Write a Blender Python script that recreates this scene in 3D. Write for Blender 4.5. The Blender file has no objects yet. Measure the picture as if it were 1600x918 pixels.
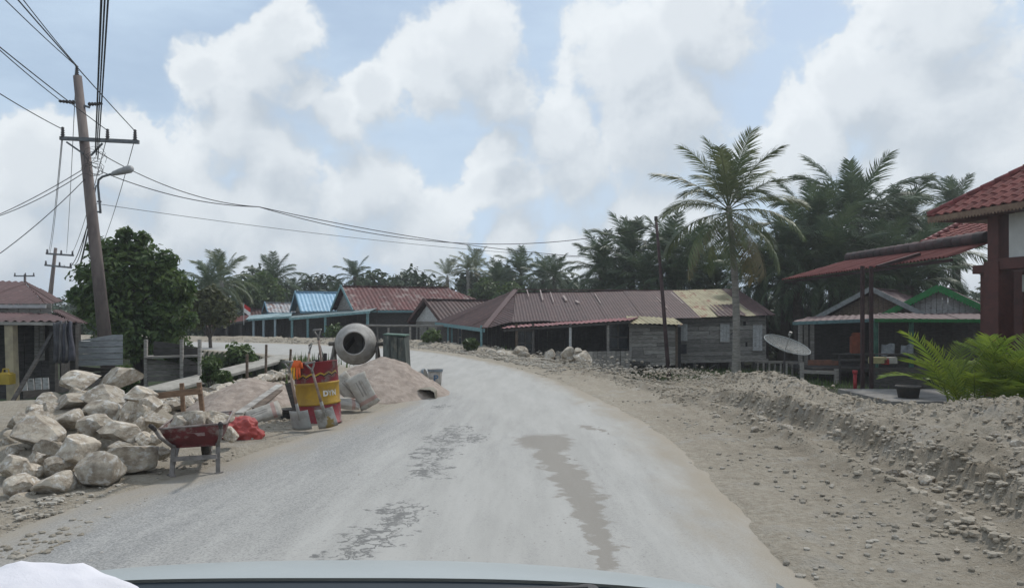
import bpy, bmesh, math, random
import numpy as np
from mathutils import Vector, Matrix, noise as mn
random.seed(7); rng = np.random.default_rng(7)
R = math.radians
sc = bpy.context.scene
col = sc.collection
# ------------------------------------------------------------------ camera
CAMH, FPX, HZ = 1.6, 1200.0, 490.0
cam = bpy.data.cameras.new('camera'); camo = bpy.data.objects.new('camera', cam); col.objects.link(camo)
camo.location = (0, 0, CAMH); camo.rotation_euler = (R(90), 0, 0)
cam.sensor_width = 36; cam.lens = 27; cam.shift_y = 31/1600; cam.clip_start = .05; cam.clip_end = 3000
sc.camera = camo
# ------------------------------------------------------------------ light
SUN_EL, SUN_AZ = R(50), R(36)            # azimuth from +Y towards +X
sdir = Vector((math.sin(SUN_AZ)*math.cos(SUN_EL), math.cos(SUN_AZ)*math.cos(SUN_EL), math.sin(SUN_EL)))
sun = bpy.data.lights.new('sun', 'SUN'); suno = bpy.data.objects.new('sun', sun); col.objects.link(suno)
sun.energy = 2.5; sun.angle = R(5); sun.color = (1, .96, .9)
suno.rotation_euler = sdir.to_track_quat('Z', 'Y').to_euler()
sc.view_settings.view_transform = 'Standard'; sc.view_settings.look = 'None'
sc.view_settings.exposure = 0; sc.view_settings.gamma = 1
sc.cycles.max_bounces = 4; sc.cycles.diffuse_bounces = 2; sc.cycles.glossy_bounces = 2; sc.cycles.transmission_bounces = 2; sc.cycles.transparent_max_bounces = 6
# ------------------------------------------------------------------ world: sky and clouds
class NT:
    def __init__(s, nt): s.nt = nt
    def n(s, t, **kw):
        o = s.nt.nodes.new(t)
        for k, v in kw.items(): setattr(o, k, v)
        return o
    def put(s, sock, v):
        if v is None: return
        if isinstance(v, bpy.types.NodeSocket): s.nt.links.new(v, sock)
        else: sock.default_value = v
    def m(s, op, a, b=None, c=None, clamp=False):
        o = s.n('ShaderNodeMath', operation=op, use_clamp=clamp)
        for i, v in enumerate((a, b, c)): s.put(o.inputs[i], v)
        return o.outputs[0]
    def v(s, op, a, b=None, scale=None):
        o = s.n('ShaderNodeVectorMath', operation=op)
        s.put(o.inputs[0], a); s.put(o.inputs[1], b)
        if scale is not None: s.put(o.inputs['Scale'], scale)
        return o.outputs['Value'] if op in ('DISTANCE', 'LENGTH', 'DOT_PRODUCT') else o.outputs[0]
    def noise(s, vec, scale, detail=4, rough=.55, out='Fac', dist=0):
        o = s.n('ShaderNodeTexNoise'); s.put(o.inputs['Vector'], vec)
        o.inputs['Scale'].default_value = scale; o.inputs['Detail'].default_value = detail
        o.inputs['Roughness'].default_value = rough; o.inputs['Distortion'].default_value = dist
        return o.outputs[out]
    def ramp(s, f, a, b, lo=0., hi=1., smooth=True):
        o = s.n('ShaderNodeMapRange', interpolation_type='SMOOTHSTEP' if smooth else 'LINEAR')
        s.put(o.inputs[0], f)
        for i, v in enumerate((a, b, lo, hi)): s.put(o.inputs[i+1], v)
        return o.outputs[0]
    def mix(s, f, a, b, blend='MIX'):
        o = s.n('ShaderNodeMix', data_type='RGBA', blend_type=blend)
        s.put(o.inputs[0], f)
        for k, v in ((6, a), (7, b)):
            if not isinstance(v, bpy.types.NodeSocket) and len(v) == 3: v = (*v, 1)
            s.put(o.inputs[k], v)
        return o.outputs[2]

CLOUDS = [  # px, py, radius px
 (440,70,70),(395,130,105),(315,120,55),(370,205,105),(470,150,70),(430,260,95),
 (740,75,85),(670,115,75),(590,150,65),(525,190,65),(770,135,70),
 (1085,50,115),(975,115,110),(1010,195,135),(855,205,90),(765,222,55),(790,290,80),(890,260,105),(1190,250,80),
 (1450,30,130),(1480,170,190),(1350,150,110),(1580,270,190),(1420,290,150),(1260,220,110),(1560,410,140),
 (80,300,110),(200,265,80),(300,335,115),(430,320,110),(550,300,100),(440,390,130),(180,390,150),(20,380,130),(640,390,110),(800,362,55),(900,400,90),(1030,370,110)]
w = bpy.data.worlds.new('World'); sc.world = w; w.use_nodes = True
w.cycles.sampling_method='MANUAL'; w.cycles.sample_map_resolution=256
g = bpy.data.node_groups.new('cloud_density', 'ShaderNodeTree')
g.interface.new_socket('Vector', in_out='INPUT', socket_type='NodeSocketVector')
g.interface.new_socket('Density', in_out='OUTPUT', socket_type='NodeSocketFloat')
G = NT(g); gi = G.n('NodeGroupInput'); go = G.n('NodeGroupOutput')
vec = gi.outputs[0]
wr = G.v('SCALE', G.v('SUBTRACT', G.noise(vec, 5.5, 5, .62, 'Color'), (.5, .5, .5)), scale=.13)
vw = G.v('ADD', vec, wr)
f = None
for (px, py, r) in CLOUDS:
    d = Vector(((px-800)/FPX, 1, (HZ-py)/FPX)); rr = r/FPX/d.length*.95; d.normalize()
    e = G.m('MULTIPLY_ADD', G.v('DISTANCE', vw, d), -1/rr, 1.0)
    f = e if f is None else G.m('SMOOTH_MAX', f, e, .12)
# clouds of the same make all round the sky
far = G.m('MULTIPLY', G.m('SUBTRACT', G.noise(vw, 2.6, 2, .5), .5), 4.5)
sep = G.n('ShaderNodeSeparateXYZ'); G.put(sep.inputs[0], vec)
f2 = G.m('ADD', far, G.ramp(sep.outputs[1], .4, .8, .1, -2.0))
f = G.m('SMOOTH_MAX', f, f2, .2)
f = G.m('MAXIMUM', f, -1.0)
g.interface.new_socket('Detail', in_out='OUTPUT', socket_type='NodeSocketFloat')
bil = G.m('SUBTRACT', G.noise(vw, 11, 6, .6), .5)
G.put(go.inputs[0], f); G.put(go.inputs[1], bil)
W = NT(w.node_tree); w.node_tree.nodes.clear()
tc = W.n('ShaderNodeTexCoord').outputs['Generated']
def dens(v):
    o = W.n('ShaderNodeGroup'); o.node_tree = g; W.put(o.inputs[0], v); return o.outputs
a0 = dens(tc); a1 = dens(W.v('ADD', tc, (-.016, 0, .045)))
d0 = W.m('MULTIPLY_ADD', a0[1], 1.5, a0[0]); d1 = W.m('MULTIPLY_ADD', a1[1], 1.1, a1[0]); d0b = W.m('MULTIPLY_ADD', a0[1], 1.1, a0[0])
grad = W.m('SUBTRACT', W.m('MAXIMUM', d0b, -.15), W.m('MAXIMUM', d1, -.15))
lit = W.ramp(grad, -.40, .50)
edge = W.ramp(d0, .75, .05)
lit = W.m('MULTIPLY', lit, W.m('MULTIPLY_ADD', edge, .45, .62), clamp=True)
mask = W.ramp(W.m('MULTIPLY_ADD', lit, .2, d0), -.12, W.m('SUBTRACT', .75, W.m('MULTIPLY', lit, .55)))
sky = W.n('ShaderNodeTexSky', sky_type='NISHITA', sun_disc=False)
sky.sun_elevation = SUN_EL; sky.sun_rotation = SUN_AZ; sky.air_density = 1.0; sky.dust_density = 1.2; sky.ozone_density = 1.5
STR = .1
k = 1/STR
ccol = W.mix(lit, (.55*k, .605*k, .66*k), (.93*k, .965*k, .98*k))
# thin high veil over the blue
veil = W.ramp(W.noise(W.v('MULTIPLY', tc, (1, 1, 3.2)), 3.4, 5, .62), .36, .74, .6, .95)
sepw = W.n('ShaderNodeSeparateXYZ'); W.put(sepw.inputs[0], tc)
veil = W.m('ADD', veil, W.ramp(sepw.outputs[2], .26, .0, 0, .35), clamp=True)
skyc = W.mix(veil, sky.outputs[0], (.58*k, .72*k, .88*k))
final = W.mix(W.m('MULTIPLY', mask, .84), skyc, ccol)
bg = W.n('ShaderNodeBackground'); W.put(bg.inputs[0], final); bg.inputs[1].default_value = STR
out = W.n('ShaderNodeOutputWorld'); W.put(out.inputs[0], bg.outputs[0])
# ------------------------------------------------------------------ helpers
def at(px, py, Y): return Vector(((px-800)/FPX*Y, Y, CAMH-(py-HZ)/FPX*Y))
MATS = {}
def mat(name, c1, c2=None, scale=8, rough=.85, bump=.2, bscale=None, rnd=.0, detail=5, stretch=(1, 1, 1), metal=0, spec=.3, ramp=(.35, .65), coord='Object', c3=None, s3=2.0, r3=(.55, .7), translucent=0):
    if name in MATS: return MATS[name]
    m_ = bpy.data.materials.new(name); m_.use_nodes = True
    nt = m_.node_tree; N = NT(nt); b = nt.nodes['Principled BSDF']
    tcn = N.n('ShaderNodeTexCoord').outputs[coord]
    oi = N.n('ShaderNodeObjectInfo')
    v = N.v('MULTIPLY', tcn, stretch)
    v = N.v('ADD', v, N.v('SCALE', (1.0, 1.0, 1.0), scale=N.m('MULTIPLY', oi.outputs['Random'], 37.0)))
    c2 = c2 or tuple(x*.8 for x in c1)
    f = N.ramp(N.noise(v, scale, detail, .6), ramp[0], ramp[1])
    c = N.mix(f, c1, c2)
    if c3:
        c = N.mix(N.ramp(N.noise(v, s3, 6, .65), r3[0], r3[1]), c, c3)
    if rnd:
        hs = N.n('ShaderNodeHueSaturation'); N.put(hs.inputs['Color'], c)
        N.put(hs.inputs['Value'], N.ramp(oi.outputs['Random'], 0, 1, 1-rnd, 1+rnd, smooth=False))
        c = hs.outputs[0]
    N.put(b.inputs['Base Color'], c)
    b.inputs['Roughness'].default_value = rough; b.inputs['Metallic'].default_value = metal
    b.inputs['Specular IOR Level'].default_value = spec
    if bump:
        bn = N.n('ShaderNodeBump'); bn.inputs['Strength'].default_value = bump; bn.inputs['Distance'].default_value = .02
        N.put(bn.inputs['Height'], N.noise(v, bscale or scale*3, 6, .65)); N.put(b.inputs['Normal'], bn.outputs[0])
    if translucent:
        tr = N.n('ShaderNodeBsdfTranslucent'); N.put(tr.inputs[0], c)
        mx = N.n('ShaderNodeMixShader'); mx.inputs[0].default_value = translucent
        N.put(mx.inputs[1], b.outputs[0]); N.put(mx.inputs[2], tr.outputs[0])
        N.put(nt.nodes['Material Output'].inputs[0], mx.outputs[0])
    MATS[name] = m_; return m_

class MB:
    def __init__(s): s.V = []; s.F = []
    def add(s, vs, fs):
        o = len(s.V); s.V += [tuple(v) for v in vs]; s.F += [tuple(i+o for i in f) for f in fs]; return s
    def box(s, c, size, rot=None, taper=1.0):
        x, y, z = (a/2 for a in size); vs = []
        for dz in (-1, 1):
            t = taper if dz > 0 else 1
            for dx, dy in ((-1, -1), (1, -1), (1, 1), (-1, 1)): vs.append(Vector((dx*x*t, dy*y*t, dz*z)))
        if rot is not None: vs = [rot @ v for v in vs]
        c = Vector(c)
        return s.add([v+c for v in vs], [(3,2,1,0),(4,5,6,7),(0,1,5,4),(1,2,6,5),(2,3,7,6),(3,0,4,7)])
    def beam(s, a, b, w, h, up=(0, 0, 1)):
        a, b = Vector(a), Vector(b); d = (b-a); L = d.length; d.normalize(); up = Vector(up)
        if abs(d.dot(up)) > .98: up = Vector((0, 1, 0))
        x = d.cross(up).normalized(); z = x.cross(d)
        rot = Matrix((x, d, z)).transposed()
        return s.box((a+b)/2, (w, L, h), rot)
    def tube(s, pts, r, n=8, cap=True):
        pts = [Vector(p) for p in pts]; rs = r if isinstance(r, (list, tuple)) else [r]*len(pts)
        vs = []; fs = []; px = None
        for i, p in enumerate(pts):
            d = (pts[min(i+1, len(pts)-1)]-pts[max(i-1, 0)]).normalized()
            if px is None:
                px = d.cross(Vector((0, 0, 1)) if abs(d.z) < .9 else Vector((0, 1, 0))).normalized()
            px = (px - d*px.dot(d)).normalized(); py_ = d.cross(px)
            for k in range(n):
                a = 2*math.pi*k/n; vs.append(p+(px*math.cos(a)+py_*math.sin(a))*rs[i])
        for i in range(len(pts)-1):
            for k in range(n):
                a, b = i*n+k, i*n+(k+1) % n; fs.append((a, b, b+n, a+n))
        if cap: fs.append(tuple(range(n))[::-1]); fs.append(tuple(range((len(pts)-1)*n, len(pts)*n)))
        return s.add(vs, fs)
    def lathe(s, prof, n=24, axis='Z', closed=False):
        vs = []; fs = []
        for (r, z) in prof:
            for k in range(n):
                a = 2*math.pi*k/n
                vs.append((r*math.cos(a), r*math.sin(a), z) if axis == 'Z' else (r*math.cos(a), -z, r*math.sin(a)))
        for i in range(len(prof)-1):
            for k in range(n):
                a, b = i*n+k, i*n+(k+1) % n; fs.append((a, b, b+n, a+n))
        return s.add(vs, fs)
    def build(s, name, material, parent=None, smooth=False):
        me = bpy.data.meshes.new(name); me.from_pydata(s.V, [], s.F); me.update()
        return mkobj(name, me, material, parent, smooth)
def mkobj(name, me, material=None, parent=None, smooth=False):
    if material is not None and not me.materials: me.materials.append(material)
    if smooth: me.shade_smooth()
    o = bpy.data.objects.new(name, me); col.objects.link(o)
    if parent is not None: o.parent = parent
    return o
def fixn(o):
    bm = bmesh.new(); bm.from_mesh(o.data); bmesh.ops.recalc_face_normals(bm, faces=bm.faces); bm.to_mesh(o.data); bm.free(); return o
def bevel(o, w, seg=2):
    bm = bmesh.new(); bm.from_mesh(o.data)
    bmesh.ops.bevel(bm, geom=[e for e in bm.edges], offset=w, segments=seg, affect='EDGES', clamp_overlap=True)
    bm.to_mesh(o.data); bm.free(); return o
def tag(o, label=None, cat=None, group=None, kind=None):
    if label: o['label'] = label
    if cat: o['category'] = cat
    if group: o['group'] = group
    if kind: o['kind'] = kind
    return o
def thing(name, loc, label, cat, rz=0, group=None):
    o = bpy.data.objects.new(name, None); col.objects.link(o); o.empty_display_size = .2
    o.location = loc; o.rotation_euler = (0, 0, rz); return tag(o, label, cat, group)
def inst(name, me, parent, loc=(0, 0, 0), rot=(0, 0, 0), scale=1):
    o = bpy.data.objects.new(name, me); col.objects.link(o); o.parent = parent
    o.location = loc; o.rotation_euler = rot; o.scale = (scale,)*3 if not isinstance(scale, (tuple, list)) else scale
    return o
# strips over a convex planar polygon: corrugated sheets, boards
def frame(pts):
    pts = [Vector(p) for p in pts]; o = pts[0]; u = (pts[1]-o).normalized()
    n = Vector((0, 0, 0))
    for i in range(1, len(pts)-1): n += (pts[i]-o).cross(pts[i+1]-o)
    n.normalize(); v = n.cross(u)
    return o, u, v, n, [((p-o).dot(u), (p-o).dot(v)) for p in pts]
def vrange(P, u):
    us = [p[0] for p in P]; u = min(max(u, min(us)+1e-5), max(us)-1e-5); vs = []
    for i in range(len(P)):
        a, b = P[i], P[(i+1) % len(P)]
        if (a[0]-u)*(b[0]-u) <= 0 and abs(a[0]-b[0]) > 1e-7:
            t = (u-a[0])/(b[0]-a[0]); vs.append(a[1]+t*(b[1]-a[1]))
    return (min(vs), max(vs)) if vs else (0, 0)
def corrugated(parent, pts, m, sheet=.8, lam=.16, amp=.014, rough=.0, joined=False, name='roof_sheet', lap=.012, over=.0, mats=None, thick=.0):
    """pts[0]->pts[1] is the eave; sheets run up the slope; each its own part"""
    o, u, v, n, P = frame(pts); u0 = min(p[0] for p in P); u1 = max(p[0] for p in P)
    if n.z < 0: n = -n
    ns = max(1, round((u1-u0)/sheet)); J = MB()
    for s_ in range(ns):
        a = u0+(u1-u0)*s_/ns; b = u0+(u1-u0)*(s_+1)/ns+(.03 if s_ < ns-1 else 0)
        k = max(4, int((b-a)/lam*6)); mb = J if joined else MB()
        lift = lap*(s_ % 2)+random.uniform(0, rough); dv = random.uniform(-over, over)
        vs = []; fs = []
        for i in range(k+1):
            uu = a+(b-a)*i/k; lo, hi = vrange(P, min(uu, u1))
            z = amp*math.sin(2*math.pi*uu/lam)+lift
            for t in (0, .34, .67, 1):
                vv = lo+(hi-lo)*t + (dv if t == 0 else 0)
                sagz = z + mn.noise(Vector((uu*.5, vv*.6, 3.3)))*rough*1.5
                vs.append(o+u*uu+v*vv+n*sagz)
        for i in range(k):
            for j in range(3): q = i*4+j; fs.append((q, q+4, q+5, q+1))
        if not joined:
            mm = m if mats is None else mats(a, b, s_, ns)
            MB().add(vs, fs).build(name, mm, parent)
        else: J.add(vs, fs)
    if joined: return J.build(name, m, parent)
def boards(parent, pts, m, bw=.18, th=.025, gap=.008, joined=True, name='board', out=None, jit=.006, hor=False, split=0, mats=None):
    """boards over polygon; hor -> boards run along pts[0]->pts[1]"""
    pts = [Vector(p) for p in pts]
    if hor:
        # rotate frame so that strips run horizontally
        o = pts[0]; uu = (pts[1]-o).normalized(); nn = Vector((0, 0, 0))
        for i in range(1, len(pts)-1): nn += (pts[i]-o).cross(pts[i+1]-o)
        nn.normalize(); u = nn.cross(uu); v = -uu; n = nn
        P = [((p-o).dot(u), (p-o).dot(v)) for p in pts]
    else: o, u, v, n, P = frame(pts)
    if out is not None and n.dot(Vector(out)) < 0: n = -n
    u0 = min(p[0] for p in P); u1 = max(p[0] for p in P); nb = max(1, round((u1-u0)/bw)); J = MB(); k = 0
    for i in range(nb):
        a = u0+(u1-u0)*i/nb+gap*random.uniform(.3, 1); b = u0+(u1-u0)*(i+1)/nb-gap*random.uniform(.3, 1)
        la, ha = vrange(P, a); lb, hb = vrange(P, b)
        cuts = [0, 1]
        if split and ha-la > split*.7: cuts = sorted([0, 1]+[random.uniform(.2, .8) for _ in range(max(1, int((ha-la)/split)))])
        for c0, c1 in zip(cuts[:-1], cuts[1:]):
            if c1-c0 < .03: continue
            g0 = gap/max(ha-la, .1) if c0 > 0 else 0
            off = random.uniform(-jit, jit); vs = []
            for d in (0, th):
                for (q, s_) in ((a, la+(ha-la)*(c0+g0)), (b, lb+(hb-lb)*(c0+g0)), (b, lb+(hb-lb)*c1), (a, la+(ha-la)*c1)):
                    vs.append(o+u*q+v*s_+n*(d+off))
            fs = [(3,2,1,0),(4,5,6,7),(0,1,5,4),(1,2,6,5),(2,3,7,6),(3,0,4,7)]
            if joined: J.add(vs, fs)
            else:
                # centre the piece on its own origin for varied grain
                fixn(MB().add(vs, fs).build(name, (mats() if mats else m), parent))
    if joined: return fixn(J.build(name, m, parent))
# numpy value noise
def vnoise(x, y, seed=0):
    xi = np.floor(x).astype(np.int64); yi = np.floor(y).astype(np.int64); fx = x-xi; fy = y-yi
    fx = fx*fx*(3-2*fx); fy = fy*fy*(3-2*fy)
    def h(a, b):
        n = (a*374761393 + b*668265263 + seed*982451653) & 0x7fffffff
        n = ((n ^ (n >> 13))*1274126177) & 0x7fffffff
        return ((n ^ (n >> 16)) & 0xffff)/65535.0
    return (h(xi, yi)*(1-fx)+h(xi+1, yi)*fx)*(1-fy)+(h(xi, yi+1)*(1-fx)+h(xi+1, yi+1)*fx)*fy
def fbm(x, y, o=4, seed=0, g_=.5):
    s = 0; a = 1; t = 0
    for i in range(o): s = s+a*(vnoise(x, y, seed+i*17)-.5); t += a; a *= g_; x = x*2.03+3.1; y = y*2.03+7.7
    return s/t*2
def sstep(x, a, b):
    t = np.clip((x-a)/(b-a), 0, 1); return t*t*(3-2*t)
# ------------------------------------------------------------------ materials
WOOD_GREY = lambda: mat('weathered_grey_wood', (.33,.315,.29), (.18,.168,.152), 5, .9, .4, rnd=.32, stretch=(1,1,9), c3=(.37,.36,.335), s3=1.3)
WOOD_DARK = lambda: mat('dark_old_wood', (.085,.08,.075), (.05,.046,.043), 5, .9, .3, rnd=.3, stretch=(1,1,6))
WOOD_BROWN = lambda: mat('brown_timber', (.16,.12,.09), (.08,.06,.045), 6, .85, .3, rnd=.2, stretch=(1,1,6))
WOOD_PALE = lambda: mat('pale_grey_painted_board', (.52,.53,.53), (.36,.36,.35), 5, .85, .3, rnd=.15, stretch=(2,2,5), c3=(.15,.14,.12), s3=2.5, r3=(.58,.72))
ROOF_BROWN = lambda: mat('brown_zinc', (.08,.043,.041), (.058,.034,.033), 3, .7, .15, rnd=.12, c3=(.13,.075,.06), s3=4)
ROOF_RUST = lambda: mat('rust_red_zinc', (.17,.055,.045), (.10,.038,.034), 4, .75, .2, rnd=.14, c3=(.24,.17,.15), s3=3, r3=(.6,.75))
TEAL = lambda: mat('teal_paint', (.17,.30,.32), (.12,.21,.22), 9, .7, .1, rnd=.1)
STONE = lambda: mat('pale_limestone', (.46,.41,.335), (.27,.225,.175), 4.2, .92, 1.0, bscale=7, rnd=.2, c3=(.56,.54,.50), s3=5, r3=(.5,.66))
INSIDE_SHADE = lambda: mat('painted_interior_shade', (.04,.04,.043), (.025,.025,.028), 4, .9, 0)  # near-black colour paints the shade of unlit rooms and gaps
STEEL = lambda: mat('dull_steel', (.28,.28,.27), (.18,.17,.16), 12, .55, .1, metal=.4)
METAL_DARK = lambda: mat('dark_iron', (.06,.055,.055), (.04,.035,.035), 10, .6, .1)
# ------------------------------------------------------------------ road and terrain
RE = np.array([(1.95,-12),(1.95,-5),(1.95,4.5),(2.1,7.7),(2.1,11.3),(1.35,17.5),(0.05,23.4),(-2,29.5),(-4.8,35),(-10,40),(-18,44.3),(-30,47),(-70,50)], float)
LE = np.array([(-4.3,-12),(-4.3,-5),(-4.25,5),(-4.05,8.4),(-4.1,12),(-4.5,16),(-5.3,20),(-6.9,24.5),(-9.7,29.5),(-14,34),(-20,37.8),(-30,41),(-70,44)], float)
LE2 = np.array([(-4.1,-12),(-4.1,-5),(-3.95,5),(-3.3,8.2),(-2.6,11.6),(-2.15,15),(-3.0,19),(-5.2,23),(-9.0,28.8),(-14,34),(-20,37.8),(-30,41),(-70,44)], float)   # paved edge
def catmull(P, n):
    out = []
    for i in range(len(P)-1):
        p0, p1, p2, p3 = P[max(i-1,0)], P[i], P[i+1], P[min(i+2,len(P)-1)]
        for t in np.linspace(0, 1, n, endpoint=False):
            out.append(.5*((2*p1)+(-p0+p2)*t+(2*p0-5*p1+4*p2-p3)*t*t+(-p0+3*p1-3*p2+p3)*t**3))
    out.append(P[-1]); return np.array(out)
REs, LEs, LE2s = catmull(RE, 6), catmull(LE, 6), catmull(LE2, 6)
def sdist(x, y, P, sgn):
    best = np.full(x.shape, 1e9); side = np.ones(x.shape)
    for a, b in zip(P[:-1], P[1:]):
        d = b-a; L = d@d; t = np.clip(((x-a[0])*d[0]+(y-a[1])*d[1])/L, 0, 1)
        ex = x-a[0]-t*d[0]; ey = y-a[1]-t*d[1]; q = ex*ex+ey*ey
        c = d[0]*(y-a[1])-d[1]*(x-a[0])
        u = q < best; best = np.where(u, q, best); side = np.where(u, np.where(c > 0, -1, 1), side)
    return np.sqrt(best)*side*sgn
def gauss(x, s): return np.exp(-(x/s)**2)
def H(x, y, detail=True):
    x = np.asarray(x, float); y = np.asarray(y, float)
    dR = sdist(x, y, REs, 1); dL = sdist(x, y, LEs, -1)
    z = np.full(x.shape, -.05)
    wob = fbm(x*.35, y*.35, 3, 5)
    # right of the road
    hb = np.interp(y, [2,4,8,10,11.5,13,15,17,20,22,25,27.5,30,33,60], [.42,.46,.46,.38,.22,.1,.12,.42,.46,.16,.03,.3,.16,.2,.25])
    db = np.interp(y, [5,16,21,25,30,40], [4.15,4.25,4.7,3.6,2.6,1.9])
    wd = np.interp(y, [5,20,30,60], [.7,1.0,.9,.7])
    low = np.interp(y, [6,13,22,60], [-.5,-.55,-1.05,-.9])
    d = dR+wob*.10
    nz = fbm(x*1.1, y*1.1, 3, 55)
    near = sstep(y, 2, 4)
    ridge = near*((.27+.13*nz)*gauss(d-2.05-.05*nz, .15)*(1-sstep(y, 13, 17)) + (.09+.07*nz)*gauss(d-1.25, .11)*(1-sstep(y, 18, 24)) + (.10+.06*nz)*gauss(d-3.05, .14)*(1-sstep(y, 12, 16)))
    ridge = ridge - near*.07*(gauss(d-2.55, .22)+.6*gauss(d-1.65, .18))*(1-sstep(y, 15, 20))
    zr = .01+.03*sstep(d, 0, 1.4)-(.17*sstep(y,10,13)+.44*sstep(y,16,22)*(1-sstep(y,27,33)))*sstep(d,1.2,3.6)+ridge+hb*gauss(d-db, wd)*(1+.25*wob)
    fall = sstep(d, db+.35, db+2.0)
    zr = zr*(1-fall)+low*fall
    if detail:
        am = (.25+.75*sstep(d, .3, 2.0))*(1-.6*fall)
        bm_ = gauss(d-db, wd*1.1)+gauss(d-2.15, .3)*.7*(1-sstep(y,12,15))
        zr = zr+am*(.03*fbm(x*3, y*3, 4, 11, .6)) + bm_*(.15*np.abs(fbm(x*2.4, y*2.4, 5, 23, .66))+.12*fbm(x*6, y*6, 3, 31, .7)) + (bm_*.07+.012)*fbm(x*17, y*17, 3, 37, .7)
        zr = zr+.012*np.maximum(0, fbm(x*11, y*11, 2, 41))*sstep(d,.2,1)
        tr = (gauss(d-.85,.25)+gauss(d-1.65,.22)+gauss(d-2.7,.22))*(1-sstep(y,18,26))
        zr = zr+.028*tr*np.sin(y*26+fbm(x*2,y*2,2,3)*4)*sstep(fbm(x*.9,y*.5,2,77),-.3,.3)
    z = np.where(dR > 0, np.maximum(zr, np.minimum(-.05, zr)) , z)
    z = np.where((dR > 0) & (dR < .25), -.05+(z+.05)*sstep(dR, 0, .25), z)
    if detail:
        edge_ = (dR > -1.0) & (dR <= .25)
        ze = -.05+(.062+.05*fbm(x*1.6, y*1.6, 4, 71, .6))*sstep(dR, -.5, .0)
        z = np.where(edge_, np.where(dR > 0, np.maximum(z, ze), ze), z)
    # left of the road
    e = dL+wob*.2
    ditch = -.34*sstep(e, .15, 1.0)*sstep(y, 10.3, 12.5)
    zl = -.03+ditch
    mound = sstep(y, 6.8, 9.9)*(1-sstep(y, 10.1, 12))*sstep(x, -8.5, -7.0)*(1-sstep(x, -5.1, -4.2))
    zl = zl+.5*mound
    fl = np.where(y < 28, sstep(x, -6.1, -7.4)*sstep(y, 9.8, 12.), sstep(e, .6, 3.0))
    fl = np.maximum(fl, sstep(x, -8, -10)*sstep(y, 2, 8))
    fl = np.maximum(fl, sstep(e, .6, 3.5)*sstep(y, 23, 29))
    zl = zl*(1-fl)-.9*fl
    if detail: zl = zl+.03*fbm(x*3.5, y*3.5, 4, 61)*sstep(e, .2, 1.2)
    z = np.where(dL > 0, zl, z)
    z = np.where((dL > 0) & (dL < .3), -.05+(z+.05)*sstep(dL, 0, .3), z)
    if detail:
        dL2 = sdist(x, y, LE2s, -1)
        ze = -.05+(.058+.05*fbm(x*1.8, y*1.8, 4, 73, .6))*sstep(dL2, -.5, .02)+.014*fbm(x*7, y*7, 3, 75)*sstep(dL2, 0, .3)
        z = np.where((dL2 > -.6) & (dL <= .3), np.where(dL > 0, np.maximum(z, ze*(1-sstep(dL,0,.3))+z*sstep(dL,0,.3)), ze), z)
    return z, dR, dL
def hz(x, y):
    z, a, b = H(np.array([x]), np.array([y])); return float(z[0])
def axis(segs):
    out = []
    for a, b, s in segs: out += list(np.arange(a, b, s))
    return np.array(out)
xs = axis([(-900,-100,100),(-100,-40,6),(-40,-14,1.2),(-14,-4,.16),(-4,1.6,.4),(1.6,7.5,.055),(7.5,14,.2),(14,40,1.2),(40,100,6),(100,901,100)])
ys = axis([(-60,-2,4),(-2,3,.5),(3,13,.055),(13,24,.11),(24,50,.28),(50,110,4),(110,300,20),(300,1301,100)])
X, Y = np.meshgrid(xs, ys); Z, DR, DL = H(X, Y)
nx, ny = len(xs), len(ys)
me = bpy.data.meshes.new('ground')
idx = np.arange(nx*ny).reshape(ny, nx)
quads = np.stack([idx[:-1,:-1], idx[:-1,1:], idx[1:,1:], idx[1:,:-1]], -1).reshape(-1, 4)
me.vertices.add(nx*ny); me.vertices.foreach_set('co', np.stack([X, Y, Z], -1).reshape(-1).astype(np.float32))
me.loops.add(quads.size); me.loops.foreach_set('vertex_index', quads.reshape(-1).astype(np.int32))
me.polygons.add(len(quads)); me.polygons.foreach_set('loop_start', (np.arange(len(quads))*4).astype(np.int32)); me.polygons.foreach_set('loop_total', np.full(len(quads), 4, np.int32))
me.update(calc_edges=True)
# soil zone: where the made-up dirt ends and dark swampy soil begins (a real change of ground)
yd = np.interp(Y, [5,16,21,25,30,40], [4.2,4.25,4.7,3.6,2.6,1.9])
soil = np.where(DR > 0, sstep(DR+fbm(X*1.2,Y*1.2,3,9)*.5, yd+.9, yd+1.8), 0)
soil = np.maximum(soil, np.where(DL > 0, np.maximum(sstep(X, -6.2, -7.6)*sstep(Y, 11, 13), sstep(DL, 2.5, 5)), 0))
clod = gauss(DR-2.0,.28)*(1-sstep(Y,13,18))+.8*gauss(DR-3.1,.25)*(1-sstep(Y,12,16))+.5*gauss(DR-1.25,.25)
damp_shade = np.where(DR > 0, np.clip(.25*sstep(DR,.1,.6)+.75*clod+.35*sstep(fbm(X*.6, Y*.2, 3, 91), -.1, .5), 0, 1), .25*sstep(fbm(X*.8, Y*.8, 3, 93), -.2, .3))  # damp soil patches, plus dark ridge bands painted in as shade on the ruts
for nme, arr in (('soil', soil), ('damp_shade', damp_shade), ('roadside', np.clip(DR, -2, 8))):
    at_ = me.attributes.new(nme, 'FLOAT', 'POINT'); at_.data.foreach_set('value', arr.reshape(-1).astype(np.float32))
gm = bpy.data.materials.new('dirt'); gm.use_nodes = True; N = NT(gm.node_tree); b = gm.node_tree.nodes['Principled BSDF']
gp = N.n('ShaderNodeNewGeometry').outputs['Position']
A = lambda nme: N.n('ShaderNodeAttribute', attribute_name=nme).outputs['Fac']
n1 = N.noise(gp, 1.3, 8, .62); n2 = N.noise(gp, 14, 6, .7); n3 = N.noise(N.v('MULTIPLY', gp, (1, .35, 1)), 4.5, 6, .6)
c = N.mix(N.ramp(n2, .3, .7), (.44,.395,.325), (.325,.283,.222))
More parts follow.
